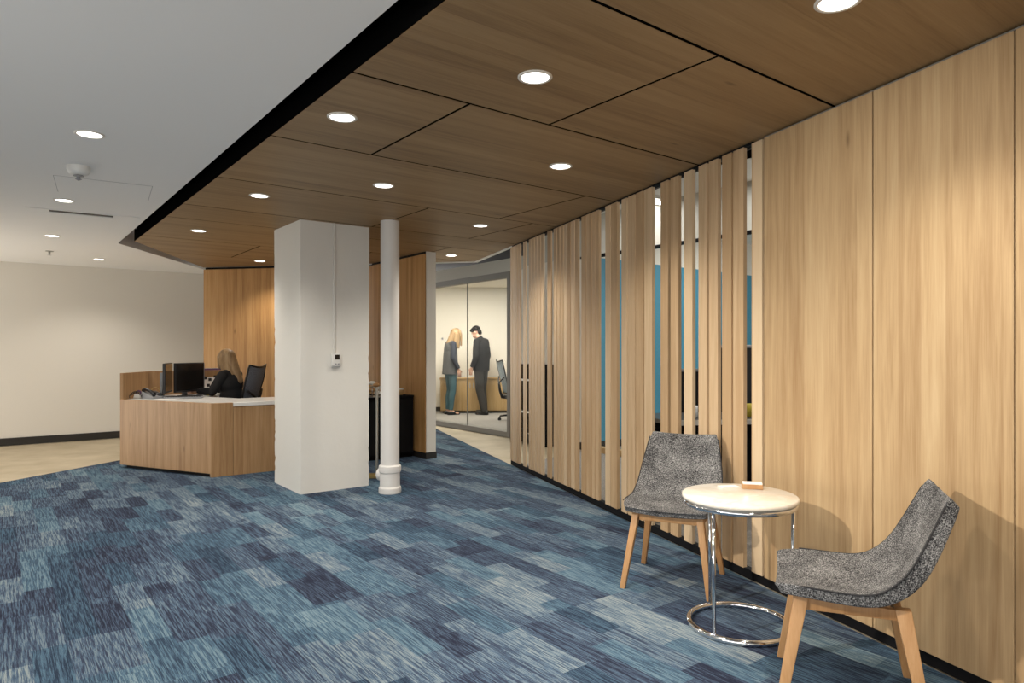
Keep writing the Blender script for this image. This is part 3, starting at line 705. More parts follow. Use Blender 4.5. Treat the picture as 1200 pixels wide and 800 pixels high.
# ------------------------------------------------------------------ lounge chairs and side table
EDGE = [(.237, .430, .200, .034), (.228, .442, .216, .042), (.15, .448, .238, .044), (.06, .445, .245, .045), (-.03, .442, .245, .048),
        (-.09, .454, .242, .055), (-.143, .495, .236, .060), (-.178, .54, .230, .060), (-.21, .60, .222, .057), (-.25, .685, .206, .052), (-.278, .745, .194, .047), (-.292, .768, .186, .043), (-.300, .774, .176, .038)]
def lounge_chair(loc, rz, label):
    c = tag(empty('lounge_chair', (*loc, 0), rz), label, 'chair', 'tweed lounge chairs at the round side table')
    n = len(EDGE); JN = 13
    nrm = []
    for i in range(n):
        a = V3(EDGE[max(0, i - 1)][:2]); b = V3(EDGE[min(n - 1, i + 1)][:2]); d = (b - a).normalized(); nrm.append(V3((-d.y, d.x)) * 1)
    nrm = [q if q.dot(V3((-.35, -1))) > 0 or q.x < -.5 else -q for q in nrm]
    inner, outer = [], []
    ts = [-1, -.97, -.85, -.65, -.43, -.21, 0, .21, .43, .65, .85, .97, 1]
    for i, (x, z, w, th) in enumerate(EDGE):
        nv = nrm[i]; dip = .024 * (0.35 if i < 1 else 1) * (1 if i < 11 else .5)
        inner.append([V3((x + nv.x * dip * (1 - t * t), w * t, z + nv.y * dip * (1 - t * t))) for t in ts])
        outer.append([V3((x + nv.x * (th + dip * .6 * (1 - t * t)), w * .955 * t, z + nv.y * (th + dip * .6 * (1 - t * t)))) for t in ts])
    bm = bmesh.new(); vi = grid(bm, inner); vo = grid(bm, [r for r in outer])
    for j in range(JN - 1):
        bm.faces.new((vi[0][j], vi[0][j + 1], vo[0][j + 1], vo[0][j])); bm.faces.new((vi[-1][j], vi[-1][j + 1], vo[-1][j + 1], vo[-1][j]))
    for i in range(n - 1):
        bm.faces.new((vi[i][0], vi[i + 1][0], vo[i + 1][0], vo[i][0])); bm.faces.new((vi[i][-1], vi[i + 1][-1], vo[i + 1][-1], vo[i][-1]))
    o = obj('seat_shell', bm, M['tweed'], c, True); md = o.modifiers.new('s', 'SUBSURF'); md.levels = md.render_levels = 3
    for sd_ in (0, -1):
        pts = [inner[i][sd_].lerp(outer[i][sd_], .06) + V3((0, -.001 if sd_ == 0 else .001, 0)) for i in range(2, n - 2)]
        for _ in range(2): pts = [pts[0]] + [p for k in range(len(pts) - 1) for p in (pts[k] * .75 + pts[k + 1] * .25, pts[k] * .25 + pts[k + 1] * .75)] + [pts[-1]]
        bm = bmesh.new(); tube(bm, pts, [.001] + [.0032] * (len(pts) - 2) + [.001], 6); obj('piping', bm, M['seam'], c, True)
    for sx in (1, -1):
        for sy in (1, -1):
            bm = bmesh.new(); tx, ty, bx_, by = .155 * sx - .01, .165 * sy, .215 * sx, .222 * sy
            if sx < 0: bx_ = -.235
            d = V3((bx_ - tx, by - ty, -.39))
            w0, w1 = .021, .0135
            f = lambda x, y, z, w, e: [(x - w * 1.15, y - w * e, z), (x + w * 1.15, y - w * e, z), (x + w * 1.15, y + w * e, z), (x - w * 1.15, y + w * e, z)]
            hexa(bm, f(bx_, by, 0, w1, 1), f(tx, ty, .396 if sx > 0 else .388, w0, .85), .003)
            auto(obj('leg', bm, M['oak_leg'], c), 30)
    for sy in (1, -1):
        bm = bmesh.new(); beam(bm, (.135, .163 * sy, .368), (-.15, .163 * sy, .366), .026, .045, .026, .036); auto(obj('side_rail', bm, M['oak_leg'], c), 30)
    bm = bmesh.new(); beam(bm, (.148, .15, .372), (.148, -.15, .372), .024, .04); auto(obj('front_rail', bm, M['oak_leg'], c), 30)
    bm = bmesh.new(); beam(bm, (-.155, .15, .368), (-.155, -.15, .368), .024, .036); auto(obj('rear_rail', bm, M['oak_leg'], c), 30)
    return c
ch1 = lounge_chair(V3((.875, 3.65)), math.atan2(-.906, -.423), 'grey tweed lounge chair facing the lobby in front of the slat screen')
ch2 = copy_tree(ch1); cc = V3((1.212, 2.462)); ch2.location = (cc.x, cc.y, 0); ch2.rotation_euler.z = math.atan2(.38, -.925)
ch2['label'] = 'grey tweed lounge chair turned side on in front of the oak wall panels'

tc = V3((1.032, 3.06))
tb = tag(empty('side_table', (*tc, 0)), 'round cream stone side table on a chrome ring base between the two lounge chairs', 'table')
bm = bmesh.new(); lathe(bm, [(.245, .574), (.252, .578), (.2535, .586), (.252, .593), (.246, .5965)], seg=64); auto(obj('tabletop', bm, M['marble'], tb), 50)
bm = bmesh.new(); tube(bm, [(.236 * math.cos(2 * PI * k / 64), .236 * math.sin(2 * PI * k / 64), .5605) for k in range(64)], .0125, 12, True); obj('top_ring', bm, M['chrome'], tb, True)
bm = bmesh.new(); tube(bm, [(.222 * math.cos(2 * PI * k / 64), .222 * math.sin(2 * PI * k / 64), .0132) for k in range(64)], .0132, 12, True); obj('base_ring', bm, M['chrome'], tb, True)
for a in (-136, 108, -12):
    x, y = .226 * math.cos(math.radians(a)), .226 * math.sin(math.radians(a))
    bm = bmesh.new(); tube(bm, [(x * .985, y * .985, .018), (x * 1.02, y * 1.02, .562)], .0085, 14); obj('leg', bm, M['chrome'], tb, True)
hp = V3((1.135, 3.185))
hd = tag(empty('card_holder', (*hp, .5966), -.25), 'small oak card holder with white cards on the round side table', 'card holder')
bm = bmesh.new(); box(bm, -.046, .046, -.026, .026, 0, .022, .002); obj('block', bm, M['oak_leg'], hd)
bm = bmesh.new(); box(bm, -.043, .043, -.022, .022, .0221, .029, .001); o = obj('card_stack', bm, M['paper'], hd)
bm = bmesh.new(); box(bm, -.05, .04, -.026, .026, 0, .0035); o = obj('card', bm, M['paper']); o.location = (*(hp + V3((-.095, .035))), .5967); o.rotation_euler.z = .2; tag(o, 'loose white card lying left of the oak card holder', 'card')

# ------------------------------------------------------------------ things on the white ceiling
def downlight(u, v, z, label, group, power=1, r=.06):
    p = P(u, v, z) if v is not None else u
    d = tag(empty('downlight', (p.x, p.y, z)), label, 'downlight', group)
    bm = bmesh.new(); lathe(bm, [(r + .012, .0), (r + .012, -.004), (r, -.006), (r - .003, .002)], seg=40, capb=False, capt=False); obj('trim_ring', bm, M['lamp_trim'], d, True)
    bm = bmesh.new(); lathe(bm, [(r - .002, -.0035), (r - .02, -.0045), (.001, -.005)], seg=40, capb=False, capt=False); obj('lens', bm, M['lamp'], d, True)
    lamp(p, z, power, d)
def lamp(p, z, power, parent=None, cone=2.3):
    ld = bpy.data.lights.new('lamp_beam', 'SPOT'); ld.energy = 58 * power; ld.spot_size = cone; ld.spot_blend = .75; ld.shadow_soft_size = .05; ld.color = (1, .92, .81)
    lo = bpy.data.objects.new('lamp_beam', ld); COL.objects.link(lo); lo.location = (p.x, p.y, z - .03)
    if parent is not None: lo.location = (0, 0, -.03); lo.parent = parent
    return lo
M['lamp_trim'] = plain('lamp_trim', (.75, .72, .66), .4)
gw, gl_ = 'round downlights in the timber ceiling', 'round downlights in the white ceiling'
for u, v, lab, pw in ((982, 1.5, 'round downlight at the top edge of the photo above the oak wall panels', 1.2), (627, 90, 'largest round downlight in full view on the timber ceiling', 1), (401, 137, 'round downlight in the timber ceiling closest to the black ceiling slot', 1),
        (657, 194.5, 'round downlight in the timber ceiling before the middle of the slat screen', 1.2), (449.5, 217, 'round downlight in the timber ceiling just above the pipe top', 1), (304, 229, 'round downlight in the timber ceiling just above the column, left of it', 1),
        (563, 264, 'round downlight in the timber ceiling near the far end of the slat screen', 1.2), (233, 270, 'round downlight in the timber ceiling over the reception desk monitors', 1),
        (304.5, 305.5, 'round downlight washing the oak wall beside the column', 1), (529, 299, 'round downlight in the timber ceiling just right of the stub wall', 1)):
    downlight(u, v, ZC, lab, gw, pw)
for u, v, lab in ((105, 157, 'nearest round downlight in the white ceiling, beyond which the smoke detector hangs'), (75, 234.5, 'round downlight in the white ceiling right beside the slot diffuser'), (61, 276, 'round downlight in the white ceiling between slot diffuser and pendant sprinkler'), (116, 303.5, 'farthest round downlight in the white ceiling, close to the white wall')):
    downlight(u, v, ZW, lab, gl_, 1)
# the same run of lamps carries on behind the camera and to the left
for a, c, z, pw in ((.05, 1.75, ZC, 1), (-1.0, 2.25, ZC, 1), (-2.0, 2.0, ZC, 1), (2.2, .44, ZW, 1), (.2, .44, ZW, 1), (-1.8, .44, ZW, 1), (-3.5, .4, ZW, 1), (.2, -1.6, ZW, 1), (2.2, -1.6, ZW, 1), (4.2, -1.6, ZW, 1), (6.2, -1.6, ZW, 1), (8.3, -1.6, ZW, 1), (-2, -1.6, ZW, 1)):
    lamp(G(a, c), z, pw)

def aimed(p, z, power, tgt, cone):
    lk = lamp(V3(p), z, power); lk.rotation_euler = (V3(tgt) - V3((*p, z))).to_track_quat('-Z', 'Y').to_euler(); lk.data.spot_size = cone; lk.data.shadow_soft_size = .05
aimed((-2.35, 1.15), ZW - .02, 8.5, (1.5, 2.75, .6), .95)

# smoke detector, sprinkler, diffuser, access panel
sdp = P(92, 195, ZW)
sd = tag(empty('smoke_detector', (*sdp, ZW)), 'white dome smoke detector on the white ceiling', 'smoke detector')
bm = bmesh.new(); lathe(bm, [(.064, 0), (.066, -.02), (.056, -.045), (.04, -.055), (.001, -.056)], seg=32, capt=False); auto(obj('dome', bm, M['white_plastic'], sd), 40)
bm = bmesh.new(); lathe(bm, [(.026, -.055), (.03, -.062), (.012, -.064), (.012, -.078), (.02, -.08), (.002, -.09)], seg=20); auto(obj('sensor', bm, M['grey_plastic'], sd), 40)
spp = P(58, 294, ZW)
sk = tag(empty('sprinkler', (*spp, ZW)), 'small sprinkler head hanging from the white ceiling near the white wall', 'sprinkler')
bm = bmesh.new(); lathe(bm, [(.04, 0), (.042, -.006), (.012, -.008), (.012, -.03)], seg=24); auto(obj('escutcheon', bm, M['steel'], sk))
bm = bmesh.new(); lathe(bm, [(.006, -.03), (.006, -.045), (.02, -.047), (.02, -.05)], seg=16); auto(obj('deflector', bm, M['steel'], sk))
v0, v1 = P(57.5, 245, ZW), P(133, 252.2, ZW); vd = (v1 - v0).normalized(); vn = V3((-vd.y, vd.x))
df = tag(empty('slot_diffuser', (*v0, ZW)), 'long white slot air diffuser in the white ceiling', 'air vent')
bm = bmesh.new(); prism(bm, rect(v0 - vd * .16 - vn * .02, vd, (v1 - v0).length + .36, .34), ZW - .005, ZW - .0005); kid(obj('plate', bm, M['white_ceil'], df), df)
bm = bmesh.new(); prism(bm, rect(v0, vd, (v1 - v0).length, .07), ZW - .0065, ZW - .0052); kid(obj('slot', bm, M['dark_base'], df), df)
bm = bmesh.new(); prism(bm, rect(v0 + vn * .075, vd, (v1 - v0).length, .20), ZW - .014, ZW - .0053, .003); kid(obj('blade', bm, M['white_ceil'], df), df)
a0, a1 = P(62, 205, ZW), P(179, 218, ZW); ad = (a1 - a0).normalized(); an = V3((-ad.y, ad.x))
ap = tag(empty('access_panel', (*a0, ZW)), 'flush white ceiling access panel outlined by a thin dark seam', 'access panel')
ln = (a1 - a0).length
bm = bmesh.new(); prism(bm, rect(a0, ad, ln, .55), ZW - .0012, ZW - .0004); kid(obj('seam', bm, M['grey_plastic'], ap), ap)
bm = bmesh.new(); prism(bm, rect(a0 + ad * .004 + an * .004, ad, ln - .008, .542), ZW - .003, ZW - .0013); kid(obj('panel', bm, M['white_ceil'], ap), ap)

# ------------------------------------------------------------------ furniture behind the slats
lc = P(769, 231, 2.9)
lt = tag(empty('linear_light', (*lc, 2.9), math.atan2(E2.y, E2.x)), 'white linear ceiling light seen through the slats', 'light')
bm = bmesh.new(); box(bm, -.5, .5, -.08, .08, -.05, 0, .004); obj('housing', bm, M['white_plastic'], lt)
bm = bmesh.new(); box(bm, -.48, .48, -.06, .06, -.056, -.0505); obj('lens', bm, M['lamp'], lt)
def cubicle(name, p, d, l, h, label):
    c = tag(empty(name, (*p, 0)), label, 'screen')
    d = V3(d).normalized()
    bm = bmesh.new(); prism(bm, rect(p, d, l, .05), .08, h - .025, .004); kid(obj('fabric_panel', bm, M['cloth_black'], c), c)
    bm = bmesh.new(); prism(bm, rect(p, d, l, .05), h - .025, h, .004); kid(obj('cap_rail', bm, M['grey_plastic'], c), c)
    for k in (0.02, l - .06):
        bm = bmesh.new(); prism(bm, rect(p + d * k, d, .04, .05), 0.002, .08); kid(obj('foot', bm, M['grey_plastic'], c), c)
cubicle('desk_screen', at(842, 6.0), (1, .2), .72, 1.295, 'tall charcoal desk screen behind the slats, beside the right end of the screen')
cubicle('desk_screen', at(797, 6.1), (1, .0), .29, 1.08, 'lower charcoal desk screen behind the slats, over the lounge chair back')
wk = tag(empty('work_table', (*at(812, 5.3), 0), .15), 'dark work table with pale edge behind the slats', 'table')
bm = bmesh.new(); box(bm, -.35, .75, -.3, .3, .70, .73, .003); obj('top', bm, M['black_plastic'], wk)
bm = bmesh.new(); box(bm, -.35, .75, -.312, -.302, .695, .732); obj('edge_band', bm, M['white_plastic'], wk)
for x in (-.32, .68):
    for y in (-.27, .23):
        bm = bmesh.new(); box(bm, x, x + .04, y, y + .04, .002, .70); obj('leg', bm, M['black'], wk)
bm = bmesh.new(); box(bm, -.33, .73, .27, .29, .12, .69); obj('modesty_panel', bm, M['black'], wk)
for k, (dx, mt_, lab, h_) in enumerate(((-.05, 'white_plastic', 'white cup on the dark work table behind the slats', .09), (.42, 'yellow', 'yellow pot on the dark work table behind the slats', .10), (.1, 'grey_plastic', 'grey pen pot on the dark work table behind the slats', .11))):
    bm = bmesh.new(); lathe(bm, [(.028, 0), (.036, .01), (.038, h_), (.033, h_), (.03, .012)], seg=20)
    o = obj('cup' if k == 0 else 'pot', bm, M[mt_], None, True); b_ = at(812, 5.3); o.location = (b_.x + dx * .99 + .02, b_.y + dx * .15 - .1, .7305); tag(o, lab, 'cup' if k == 0 else 'pot')
# black bookcase with pale shelf edges against the partition
bk_ = tag(empty('bookcase', (*G(6.62, PD - .3), 0)), 'low black bookcase with pale shelf edges seen through the far slats', 'bookcase')
bo = G(6.62, PD - .32)
bm = bmesh.new(); prism(bm, rect(bo + E2 * .29, E1, .62, .015, E2), .17, 1.06); kid(obj('back', bm, M['black'], bk_), bk_)
for k in (0, .6):
    bm = bmesh.new(); prism(bm, rect(bo + E1 * k, E1, .02, .29, E2), .0, 1.06); kid(obj('side', bm, M['black'], bk_), bk_)
for z in (.17, .43, .85, 1.045):
    bm = bmesh.new(); prism(bm, rect(bo + E1 * .02 + E2 * .004, E1, .58, .28, E2), z, z + .015); s_ = kid(obj('shelf', bm, M['black'], bk_), bk_)
    if z in (.43, .85):
        bm = bmesh.new(); prism(bm, rect(bo + E1 * .02, E1, .58, .0035, E2), z - .005, z + .02); obj('edge_strip', bm, M['white_plastic'], s_)

# ------------------------------------------------------------------ glass office furniture
cr = tag(empty('sideboard', (*at(516, 13.6), 0), math.atan2(bd.y, bd.x)), 'long light oak sideboard along the cream wall of the glass office', 'sideboard')
bm = bmesh.new(); box(bm, 0.02, 2.48, -.33, .06, .05, .67, .003); obj('body', bm, M['oak_cab'], cr)
bm = bmesh.new(); box(bm, 0, 2.5, -.36, .07, .67, .70, .003); obj('top', bm, M['oak_cab'], cr)
bm = bmesh.new(); box(bm, .06, 2.44, -.29, .04, .008, .05); obj('plinth', bm, M['dark_base'], cr)
for k in range(4):
    bm = bmesh.new(); box(bm, .03 + .612 * k, .03 + .612 * k + .604, -.349, -.331, .06, .66, .002); d_ = obj('door', bm, M['oak_cab'], cr)
    bm = bmesh.new(); box(bm, .03 + .612 * k + (.56 if k % 2 == 0 else .02), .03 + .612 * k + (.58 if k % 2 == 0 else .04), -.358, -.3495, .5, .6); obj('handle', bm, M['steel'], d_)
for u in (507, 518):
    p = at(u, 13.70); bm = bmesh.new(); box(bm, -.02, .02, -.008, .0, 0, .045, .002); o = obj('wall_hook', bm, M['grey_plastic']); o.location = (p.x, 13.72 + (p.x + 2.6) * .05 - .0005, 1.46)
    tag(o, 'small grey fitting on the cream office wall ' + ('at the left edge of the glass' if u == 507 else 'closer to the long haired woman'), 'fitting')
office_chair(at(605, 11.9), .25, 'grey mesh office chair half hidden by the glass office frame', 'mesh_pale')

# ------------------------------------------------------------------ people
def solidify_body(name, parts, mat, parent, voxel=.006, smooth=4):
    """parts: ('cap', p, q, rp, rq) tapered limb, ('ell', c, (rx,ry,rz), rot) ; fused into one continuous surface"""
    bm = bmesh.new()
    for p in parts:
        if p[0] == 'cap':
            a, b, ra, rb = V3(p[1]), V3(p[2]), p[3], p[4]; k = 9
            tube(bm, [a.lerp(b, i / k) for i in range(k + 1)], [ra + (rb - ra) * i / k for i in range(k + 1)], 14)
            if len(p) < 6 or 'a' not in p[5]: ball(bm, a, ra * .999)
            if len(p) < 6 or 'b' not in p[5]: ball(bm, b, rb * .999)
        else:
            ball(bm, p[1], p[2], p[3] if len(p) > 3 else None, 20)
    me = bpy.data.meshes.new(name); bm.to_mesh(me); bm.free()
    o = bpy.data.objects.new(name, me); COL.objects.link(o)
    md = o.modifiers.new('r', 'REMESH'); md.mode = 'VOXEL'; md.voxel_size = voxel; md.use_smooth_shade = True
    if smooth: md = o.modifiers.new('s', 'SMOOTH'); md.factor = .5; md.iterations = smooth
    dg = bpy.context.evaluated_depsgraph_get(); dg.update()
    m2 = bpy.data.meshes.new_from_object(o.evaluated_get(dg))
    bpy.data.objects.remove(o); m2.materials.clear(); m2.materials.append(mat); m2.name = name
    r = bpy.data.objects.new(name, m2); COL.objects.link(r); r.parent = parent
    for pl in m2.polygons: pl.use_smooth = True
    return r
def hand(wrist, d, palm_n, s, curl=.6, k=1.0):
    """palm, four unequal bent fingers and a thumb; d: pointing direction, palm_n: palm normal, s: thumb side (+1/-1)"""
    w = V3(wrist); d = V3(d).normalized(); n = V3(palm_n); n = (n - d * n.dot(d)).normalized(); x = d.cross(n) * s
    out = []
    rot = Matrix((d, x, n)).transposed()
    out.append(('ell', w + d * .05 * k, (.052 * k, .041 * k, .0165 * k), rot))
    for i, ln in enumerate((.070, .078, .073, .058)):
        b = w + d * .085 * k + x * (.029 - .0193 * i) * k
        ang = curl * (.55 + .1 * i); p = b; dd = d.copy(); rr = .0088 * k
        for seg, fr in enumerate((.45, .32, .26)):
            dd = (dd * math.cos(ang * (.6 + .3 * seg)) + n * math.sin(ang * (.6 + .3 * seg))).normalized()
            # keep bending in the plane of d and n
            q = p + dd * ln * fr * k; out.append(('cap', p, q, rr, rr * .9)); p = q; rr *= .9
            
    tb_ = w + d * .025 * k + x * .03 * k
    t1 = tb_ + (d * .6 + x * .65 + n * .3).normalized() * .038 * k; t2 = t1 + (d * .9 + x * .15 + n * .35).normalized() * .032 * k
    out += [('cap', tb_, t1, .0125 * k, .0105 * k), ('cap', t1, t2, .0105 * k, .0085 * k)]
    return out
def head_parts(c, pitch, yaw=0, k=1.0):
    rot = Matrix.Rotation(yaw, 3, 'Z') @ Matrix.Rotation(pitch, 3, 'Y')
    T = lambda x, y, z: V3(c) + rot @ V3((x * k, y * k, z * k))
    pr = [('ell', T(-.01, 0, .025), (.094 * k, .076 * k, .09 * k), rot), ('ell', T(.025, 0, -.04), (.066 * k, .058 * k, .075 * k), rot), ('ell', T(.055, 0, -.085), (.03 * k, .033 * k, .026 * k), rot),
          ('cap', T(.083, 0, .005), T(.102, 0, -.035), .008 * k, .013 * k), ('ell', T(.074, 0, .026), (.018 * k, .05 * k, .012 * k), rot), ('ell', T(.083, 0, -.064), (.010 * k, .023 * k, .010 * k), rot)]
    for s in (-1, 1): pr += [('ell', T(-.012, .076 * s, -.01), (.020 * k, .009 * k, .032 * k), rot), ('ell', T(.06, .035 * s, -.03), (.022 * k, .022 * k, .022 * k), rot)]
    return pr, rot, T
def face(person, T, k=1.0):
    for s in (-1, 1):
        bm = bmesh.new(); ball(bm, T(.0745, .031 * s, .004), .0095 * k, seg=12); obj('eye', bm, M['white_plastic'], person, True)
        bm = bmesh.new(); ball(bm, T(.0805, .031 * s, .004), .0045 * k, seg=10); obj('iris', bm, M['hair_black'], person, True)
    bm = bmesh.new(); ball(bm, T(.0905, 0, -.062), (.005 * k, .02 * k, .006 * k), seg=12); obj('lips', bm, M['lip'], person, True)

def standing(name, loc, rz, label, female):
    p = tag(empty(name, (*loc, .008), rz), label, 'person')
    H = .965 if female else 1.0
    sh, hipw = (.155, .085) if female else (.185, .09)
    z = lambda q: q * H
    pitch = .75 if female else .65
    hc = V3((.115, 0, z(1.585)))
    hp_, rot, T = head_parts(hc, pitch, 0, .97 if female else 1)
    hip = [V3((0, hipw * s, z(.93))) for s in (1, -1)]; knee = [V3((.02, .085 * s, z(.50))) for s in (1, -1)]; ank = [V3((-.025, .08 * s, .085)) for s in (1, -1)]
    if not female: knee[0] += V3((-.03, .01, 0)); ank[0] += V3((-.10, .02, 0)); 
    shd = [V3((.0, sh * s, z(1.405))) for s in (1, -1)]
    elb = [V3((-.025, (sh + .055) * s, z(1.13))) for s in (1, -1)]; wri = [V3((.085, (sh + .04) * s, z(.90))) for s in (1, -1)]
    body = [('ell', (0, 0, z(1.00)), (.105, .15, .12)), ('ell', (.005, 0, z(1.13)), (.095, .125, .14)), ('ell', (.005, 0, z(1.30)), (.105, .145 if female else .16, .16)),
            ('cap', (0.0, .09, z(1.40)), (0, -.09, z(1.40)), .062, .062), ('cap', (.01, 0, z(1.42)), (.075, 0, z(1.52)), .056, .052)] + hp_
    for i, s in enumerate((1, -1)):
        body += [('cap', hip[i], knee[i], .085, .055), ('cap', knee[i], knee[i].lerp(ank[i], .35) + V3((-.012, 0, 0)), .053, .055), ('cap', knee[i].lerp(ank[i], .35) + V3((-.012, 0, 0)), ank[i], .055, .037),
                 ('cap', ank[i] + V3((-.03, 0, -.045)), ank[i] + V3((.14, .01 * s, -.055)), .036, .03), ('cap', ank[i], ank[i] + V3((.06, 0, -.04)), .036, .03),
                 ('cap', shd[i], elb[i], .05 if not female else .042, .038), ('cap', elb[i], wri[i], .038, .026)]
        body += hand(wri[i], (.25, 0, -1), (0, -s, 0) if True else 0, -1 if s > 0 else 1, .55, .98)
    solidify_body('body', body, M['skin'], p, .0055)
    face(p, T)
    if female:
        solidify_body('jeans', [('ell', (0, 0, z(.96)), (.118, .158, .12))] + [x for i in (0, 1) for x in (('cap', hip[i], knee[i], .094, .062), ('cap', knee[i], knee[i].lerp(ank[i], .35) + V3((-.012, 0, 0)), .061, .061), ('cap', knee[i].lerp(ank[i], .35) + V3((-.012, 0, 0)), ank[i] + V3((0, 0, .01)), .061, .045, 'b'))], M['denim'], p, .008)
        top = [('ell', (0, 0, z(1.30)), (.125, .17, .16)), ('cap', (0, .09, z(1.40)), (0, -.09, z(1.40)), .072, .072), ('cap', (.0, .05, z(1.22)), (-.01, .06, z(.80)), .118, .13, 'b'), ('cap', (.0, -.05, z(1.22)), (-.01, -.06, z(.80)), .118, .13, 'b'), ('cap', (-.02, 0, z(1.3)), (-.045, 0, z(.80)), .11, .125, 'b')]
        solidify_body('tunic', top, M['cloth_grey'], p, .008)
        for i in (0, 1): solidify_body('sleeve', [('cap', shd[i], elb[i], .06, .05), ('cap', elb[i], wri[i] + V3((0, 0, .02)), .05, .04, 'b')], M['cloth_navy'], p, .007)
        for i in (0, 1): solidify_body('shoe', [('cap', ank[i] + V3((-.035, 0, -.05)), ank[i] + V3((.15, 0, -.055)), .042, .037), ('ell', ank[i] + V3((.05, 0, -.078)), (.13, .045, .012))], M['shoe'], p, .006)
        hair = [('ell', T(-.022, 0, .035), (.104, .088, .098), rot), ('cap', T(-.07, 0, .02), V3((-.055, 0, z(1.34))), .075, .06), ('cap', T(.0, .075, .02), V3((.13, .085, z(1.34))), .036, .026), ('cap', T(.0, -.075, .02), V3((.13, -.085, z(1.34))), .036, .026),
                ('cap', T(-.03, .07, 0), V3((.05, .085, z(1.30))), .045, .028), ('cap', T(-.03, -.07, 0), V3((.05, -.085, z(1.30))), .045, .028), ('cap', T(.05, .055, .07), V3((.20, .05, z(1.38))), .022, .016), ('cap', T(.05, -.055, .07), V3((.20, -.05, z(1.38))), .022, .016)]
        solidify_body('hair', hair, M['hair_blond'], p, .006)
    else:
        solidify_body('trousers', [('ell', (0, 0, z(.97)), (.122, .165, .12))] + [x for i in (0, 1) for x in (('cap', hip[i], knee[i], .102, .078), ('cap', knee[i], ank[i] + V3((0, 0, -.03)), .078, .064, 'b'))], M['cloth_suit'], p, .008)
        top = [('ell', (0, 0, z(1.28)), (.15, .205, .19)), ('cap', (0, .11, z(1.405)), (0, -.11, z(1.405)), .074, .074), ('cap', (0, .06, z(1.25)), (.005, .065, z(.84)), .14, .135, 'b'), ('cap', (0, -.06, z(1.25)), (.005, -.065, z(.84)), .14, .135, 'b'), ('cap', (.005, 0, z(1.42)), (.05, 0, z(1.485)), .068, .066, 'b')]
        for i in (0, 1): top += [('cap', shd[i], elb[i], .066, .055), ('cap', elb[i], wri[i] + V3((-.005, 0, .02)), .055, .044, 'b')]
        solidify_body('jacket', top, M['cloth_black'], p, .008)
        for i in (0, 1): solidify_body('shoe', [('cap', ank[i] + V3((-.035, 0, -.045)), ank[i] + V3((.16, 0, -.05)), .045, .04), ('ell', ank[i] + V3((.055, 0, -.075)), (.145, .048, .014))], M['shoe'], p, .006)
        hair = [('ell', T(-.022, 0, .042), (.098, .084, .084), rot), ('ell', T(.035, 0, .088), (.055, .065, .03), rot), ('cap', T(-.06, 0, -.01), T(-.062, 0, -.06), .055, .04)]
        solidify_body('hair', hair, M['hair_black'], p, .006)
    return p
standing('person', at(528, 13.0), .45, 'woman with long blond hair and teal jeans standing with bowed head in the glass office', True)
standing('person', at(564, 13.05), PI - .45, 'man in black jacket and trousers standing with bowed head in the glass office', False)

def seated(loc, rz, label):
    p = tag(empty('person', (*loc, 0), rz), label, 'person')
    hc = V3((.075, 0, 1.135)); hp_, rot, T = head_parts(hc, .28, -.35, .96)
    hip = [V3((0, .09 * s, .535)) for s in (1, -1)]; knee = [V3((.40, .10 * s, .53)) for s in (1, -1)]; ank = [V3((.34, .09 * s, .085)) for s in (1, -1)]
    shd = [V3((.02, .16 * s, .955)) for s in (1, -1)]; elb = [V3((.11, .215 * s, .775)) for s in (1, -1)]; wri = [V3((.335, .15 * s, .772)) for s in (1, -1)]
    body = [('ell', (-.01, 0, .56), (.12, .165, .10)), ('ell', (0, 0, .70), (.10, .13, .15)), ('ell', (.01, 0, .86), (.105, .145, .15)), ('cap', (.015, .09, .95), (.015, -.09, .95), .06, .06), ('cap', (.02, 0, .97), (.05, 0, 1.07), .054, .05)] + hp_
    for i, s in enumerate((1, -1)):
        body += [('cap', hip[i], knee[i], .085, .058), ('cap', knee[i], ank[i], .055, .038), ('cap', ank[i] + V3((-.03, 0, -.045)), ank[i] + V3((.14, 0, -.055)), .036, .03),
                 ('cap', shd[i], elb[i], .044, .038), ('cap', elb[i], wri[i], .038, .026)] + hand(wri[i], (1, -.15 * s, -.05), (0, 0, -1), 1 if s > 0 else -1, .45, .95)
    solidify_body('body', body, M['skin'], p, .0055); face(p, T, .96)
    top = [('ell', (.0, 0, .70), (.125, .155, .19)), ('ell', (.01, 0, .86), (.128, .172, .16)), ('cap', (.015, .09, .955), (.015, -.09, .955), .071, .071), ('cap', (.02, 0, .95), (.035, 0, 1.02), .07, .058, 'b')]
    for i in (0, 1): top += [('cap', shd[i], elb[i], .058, .052), ('cap', elb[i], wri[i] + V3((-.015, 0, 0)), .052, .038, 'b')]
    solidify_body('sweater', top, M['cloth_black'], p, .007)
    solidify_body('trousers', [('ell', (-.01, 0, .56), (.13, .175, .105))] + [x for i in (0, 1) for x in (('cap', hip[i], knee[i], .094, .066), ('cap', knee[i], ank[i], .064, .05, 'b'))], M['cloth_navy'], p, .008)
    for i in (0, 1): solidify_body('shoe', [('cap', ank[i] + V3((-.035, 0, -.045)), ank[i] + V3((.15, 0, -.052)), .041, .035)], M['shoe'], p, .006)
    hair = [('ell', T(-.022, 0, .03), (.104, .088, .098), rot), ('cap', T(-.06, 0, .03), V3((-.085, 0, .90)), .082, .055), ('cap', T(-.01, .07, .0), V3((.0, .105, .90)), .042, .026), ('cap', T(-.01, -.07, 0), V3((.0, -.10, .90)), .042, .026), ('cap', T(-.05, -.05, .0), V3((-.075, -.07, .84)), .05, .028), ('cap', T(-.05, .05, .0), V3((-.075, .07, .86)), .05, .028), ('cap', T(.03, .06, .05), T(.05, .075, -.08), .025, .018), ('cap', T(.03, -.06, .05), T(.05, -.075, -.08), .025, .018)]
    solidify_body('hair', hair, M['hair_blond'], p, .006)
    return p
seat_rz = PI - .15
wl_ = at(271.5, 7.93)
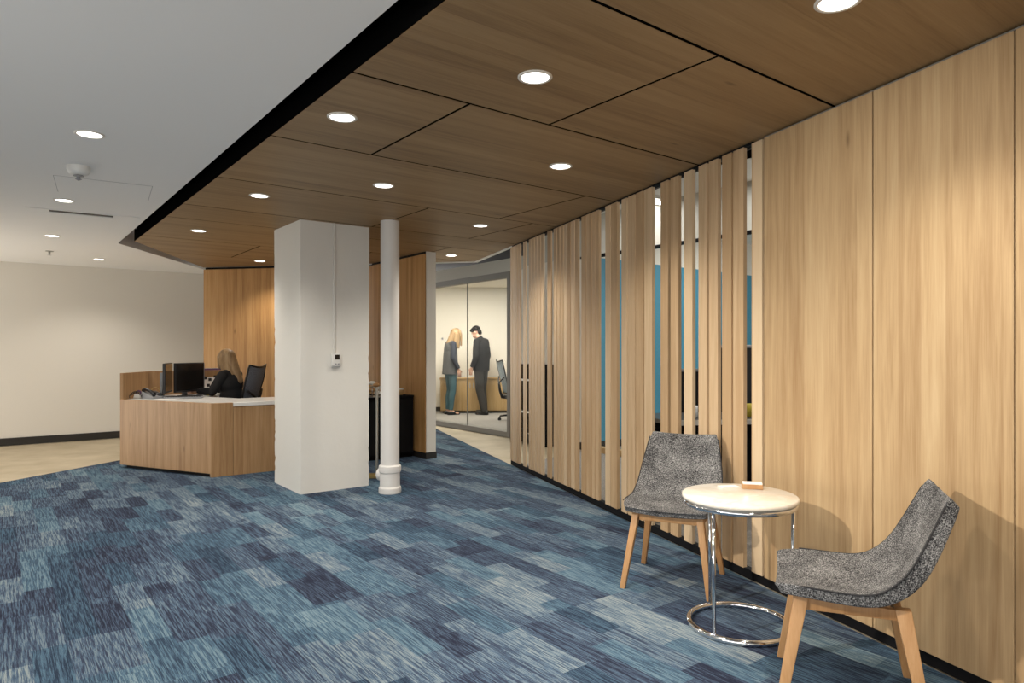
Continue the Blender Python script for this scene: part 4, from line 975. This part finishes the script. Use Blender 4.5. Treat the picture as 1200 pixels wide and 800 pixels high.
seated(wl_, seat_rz, 'woman with long blond hair in black sweater seated at the reception desk')
office_chair(wl_ + V3((.0, .02)), PI - .06, 'blue grey mesh office chair behind the seated receptionist')

# ------------------------------------------------------------------ light
def area(loc, size, power, col=(1, .93, .82), rot=(0, 0, 0)):
    l = bpy.data.lights.new('office_light', 'AREA'); l.energy = power; l.size = size; l.color = col
    o = bpy.data.objects.new('office_light', l); COL.objects.link(o); o.location = loc; o.rotation_euler = rot
area((-.9, 12.0, 2.5), .8, 88); area((.9, 12.4, 2.5), 1.0, 34)
area((2.7, 5.6, 2.86), 1.5, 55, (1, .95, .88)); area((3.4, 8.4, 2.86), 1.2, 55, (1, .95, .88)); area((1.2, 7.2, 2.86), .8, 18, (1, .95, .88))
def up(p, tgt, size, power):  # unseen fill lights added to brighten the white ceiling, no fixture behind them
    l = bpy.data.lights.new('ceiling_fill', 'AREA'); l.energy = power; l.size = size; l.color = (1, .95, .88)
    o = bpy.data.objects.new('ceiling_fill', l); COL.objects.link(o); o.location = p; o.rotation_euler = (V3(tgt) - V3(p)).to_track_quat('-Z', 'Y').to_euler()
up((-2.4, .3, .5), (-2.5, 2.8, 2.4), .5, 26)
up((-7.0, 3.0, .5), (-4.6, 5.2, 2.4), .5, 52)
up((-7.6, 6.0, .4), (-5.6, 7.6, 2.4), .5, 62)
w = bpy.data.worlds.new('world'); scene.world = w; w.use_nodes = True
w.node_tree.nodes['Background'].inputs[0].default_value = (1, .97, .93, 1); w.node_tree.nodes['Background'].inputs[1].default_value = 3.5

# ------------------------------------------------------------------ camera
cd_ = bpy.data.cameras.new('camera'); cam = bpy.data.objects.new('camera', cd_); COL.objects.link(cam)
cam.location = (0, 0, EYE); cam.rotation_euler = (PI / 2, 0, 0)
cd_.sensor_width = 36; cd_.lens = 36 * F / 1200; cd_.shift_y = (HZ - 400) / 1200; cd_.clip_start = .05
scene.camera = cam
vs = scene.view_settings; vs.view_transform = 'Standard'; vs.look = 'None'; vs.gamma = 1; vs.use_curve_mapping = False; vs.exposure = -.1
scene.cycles.use_denoising = True
scene.cycles.max_bounces = 8; scene.cycles.diffuse_bounces = 5; scene.cycles.transparent_max_bounces = 12
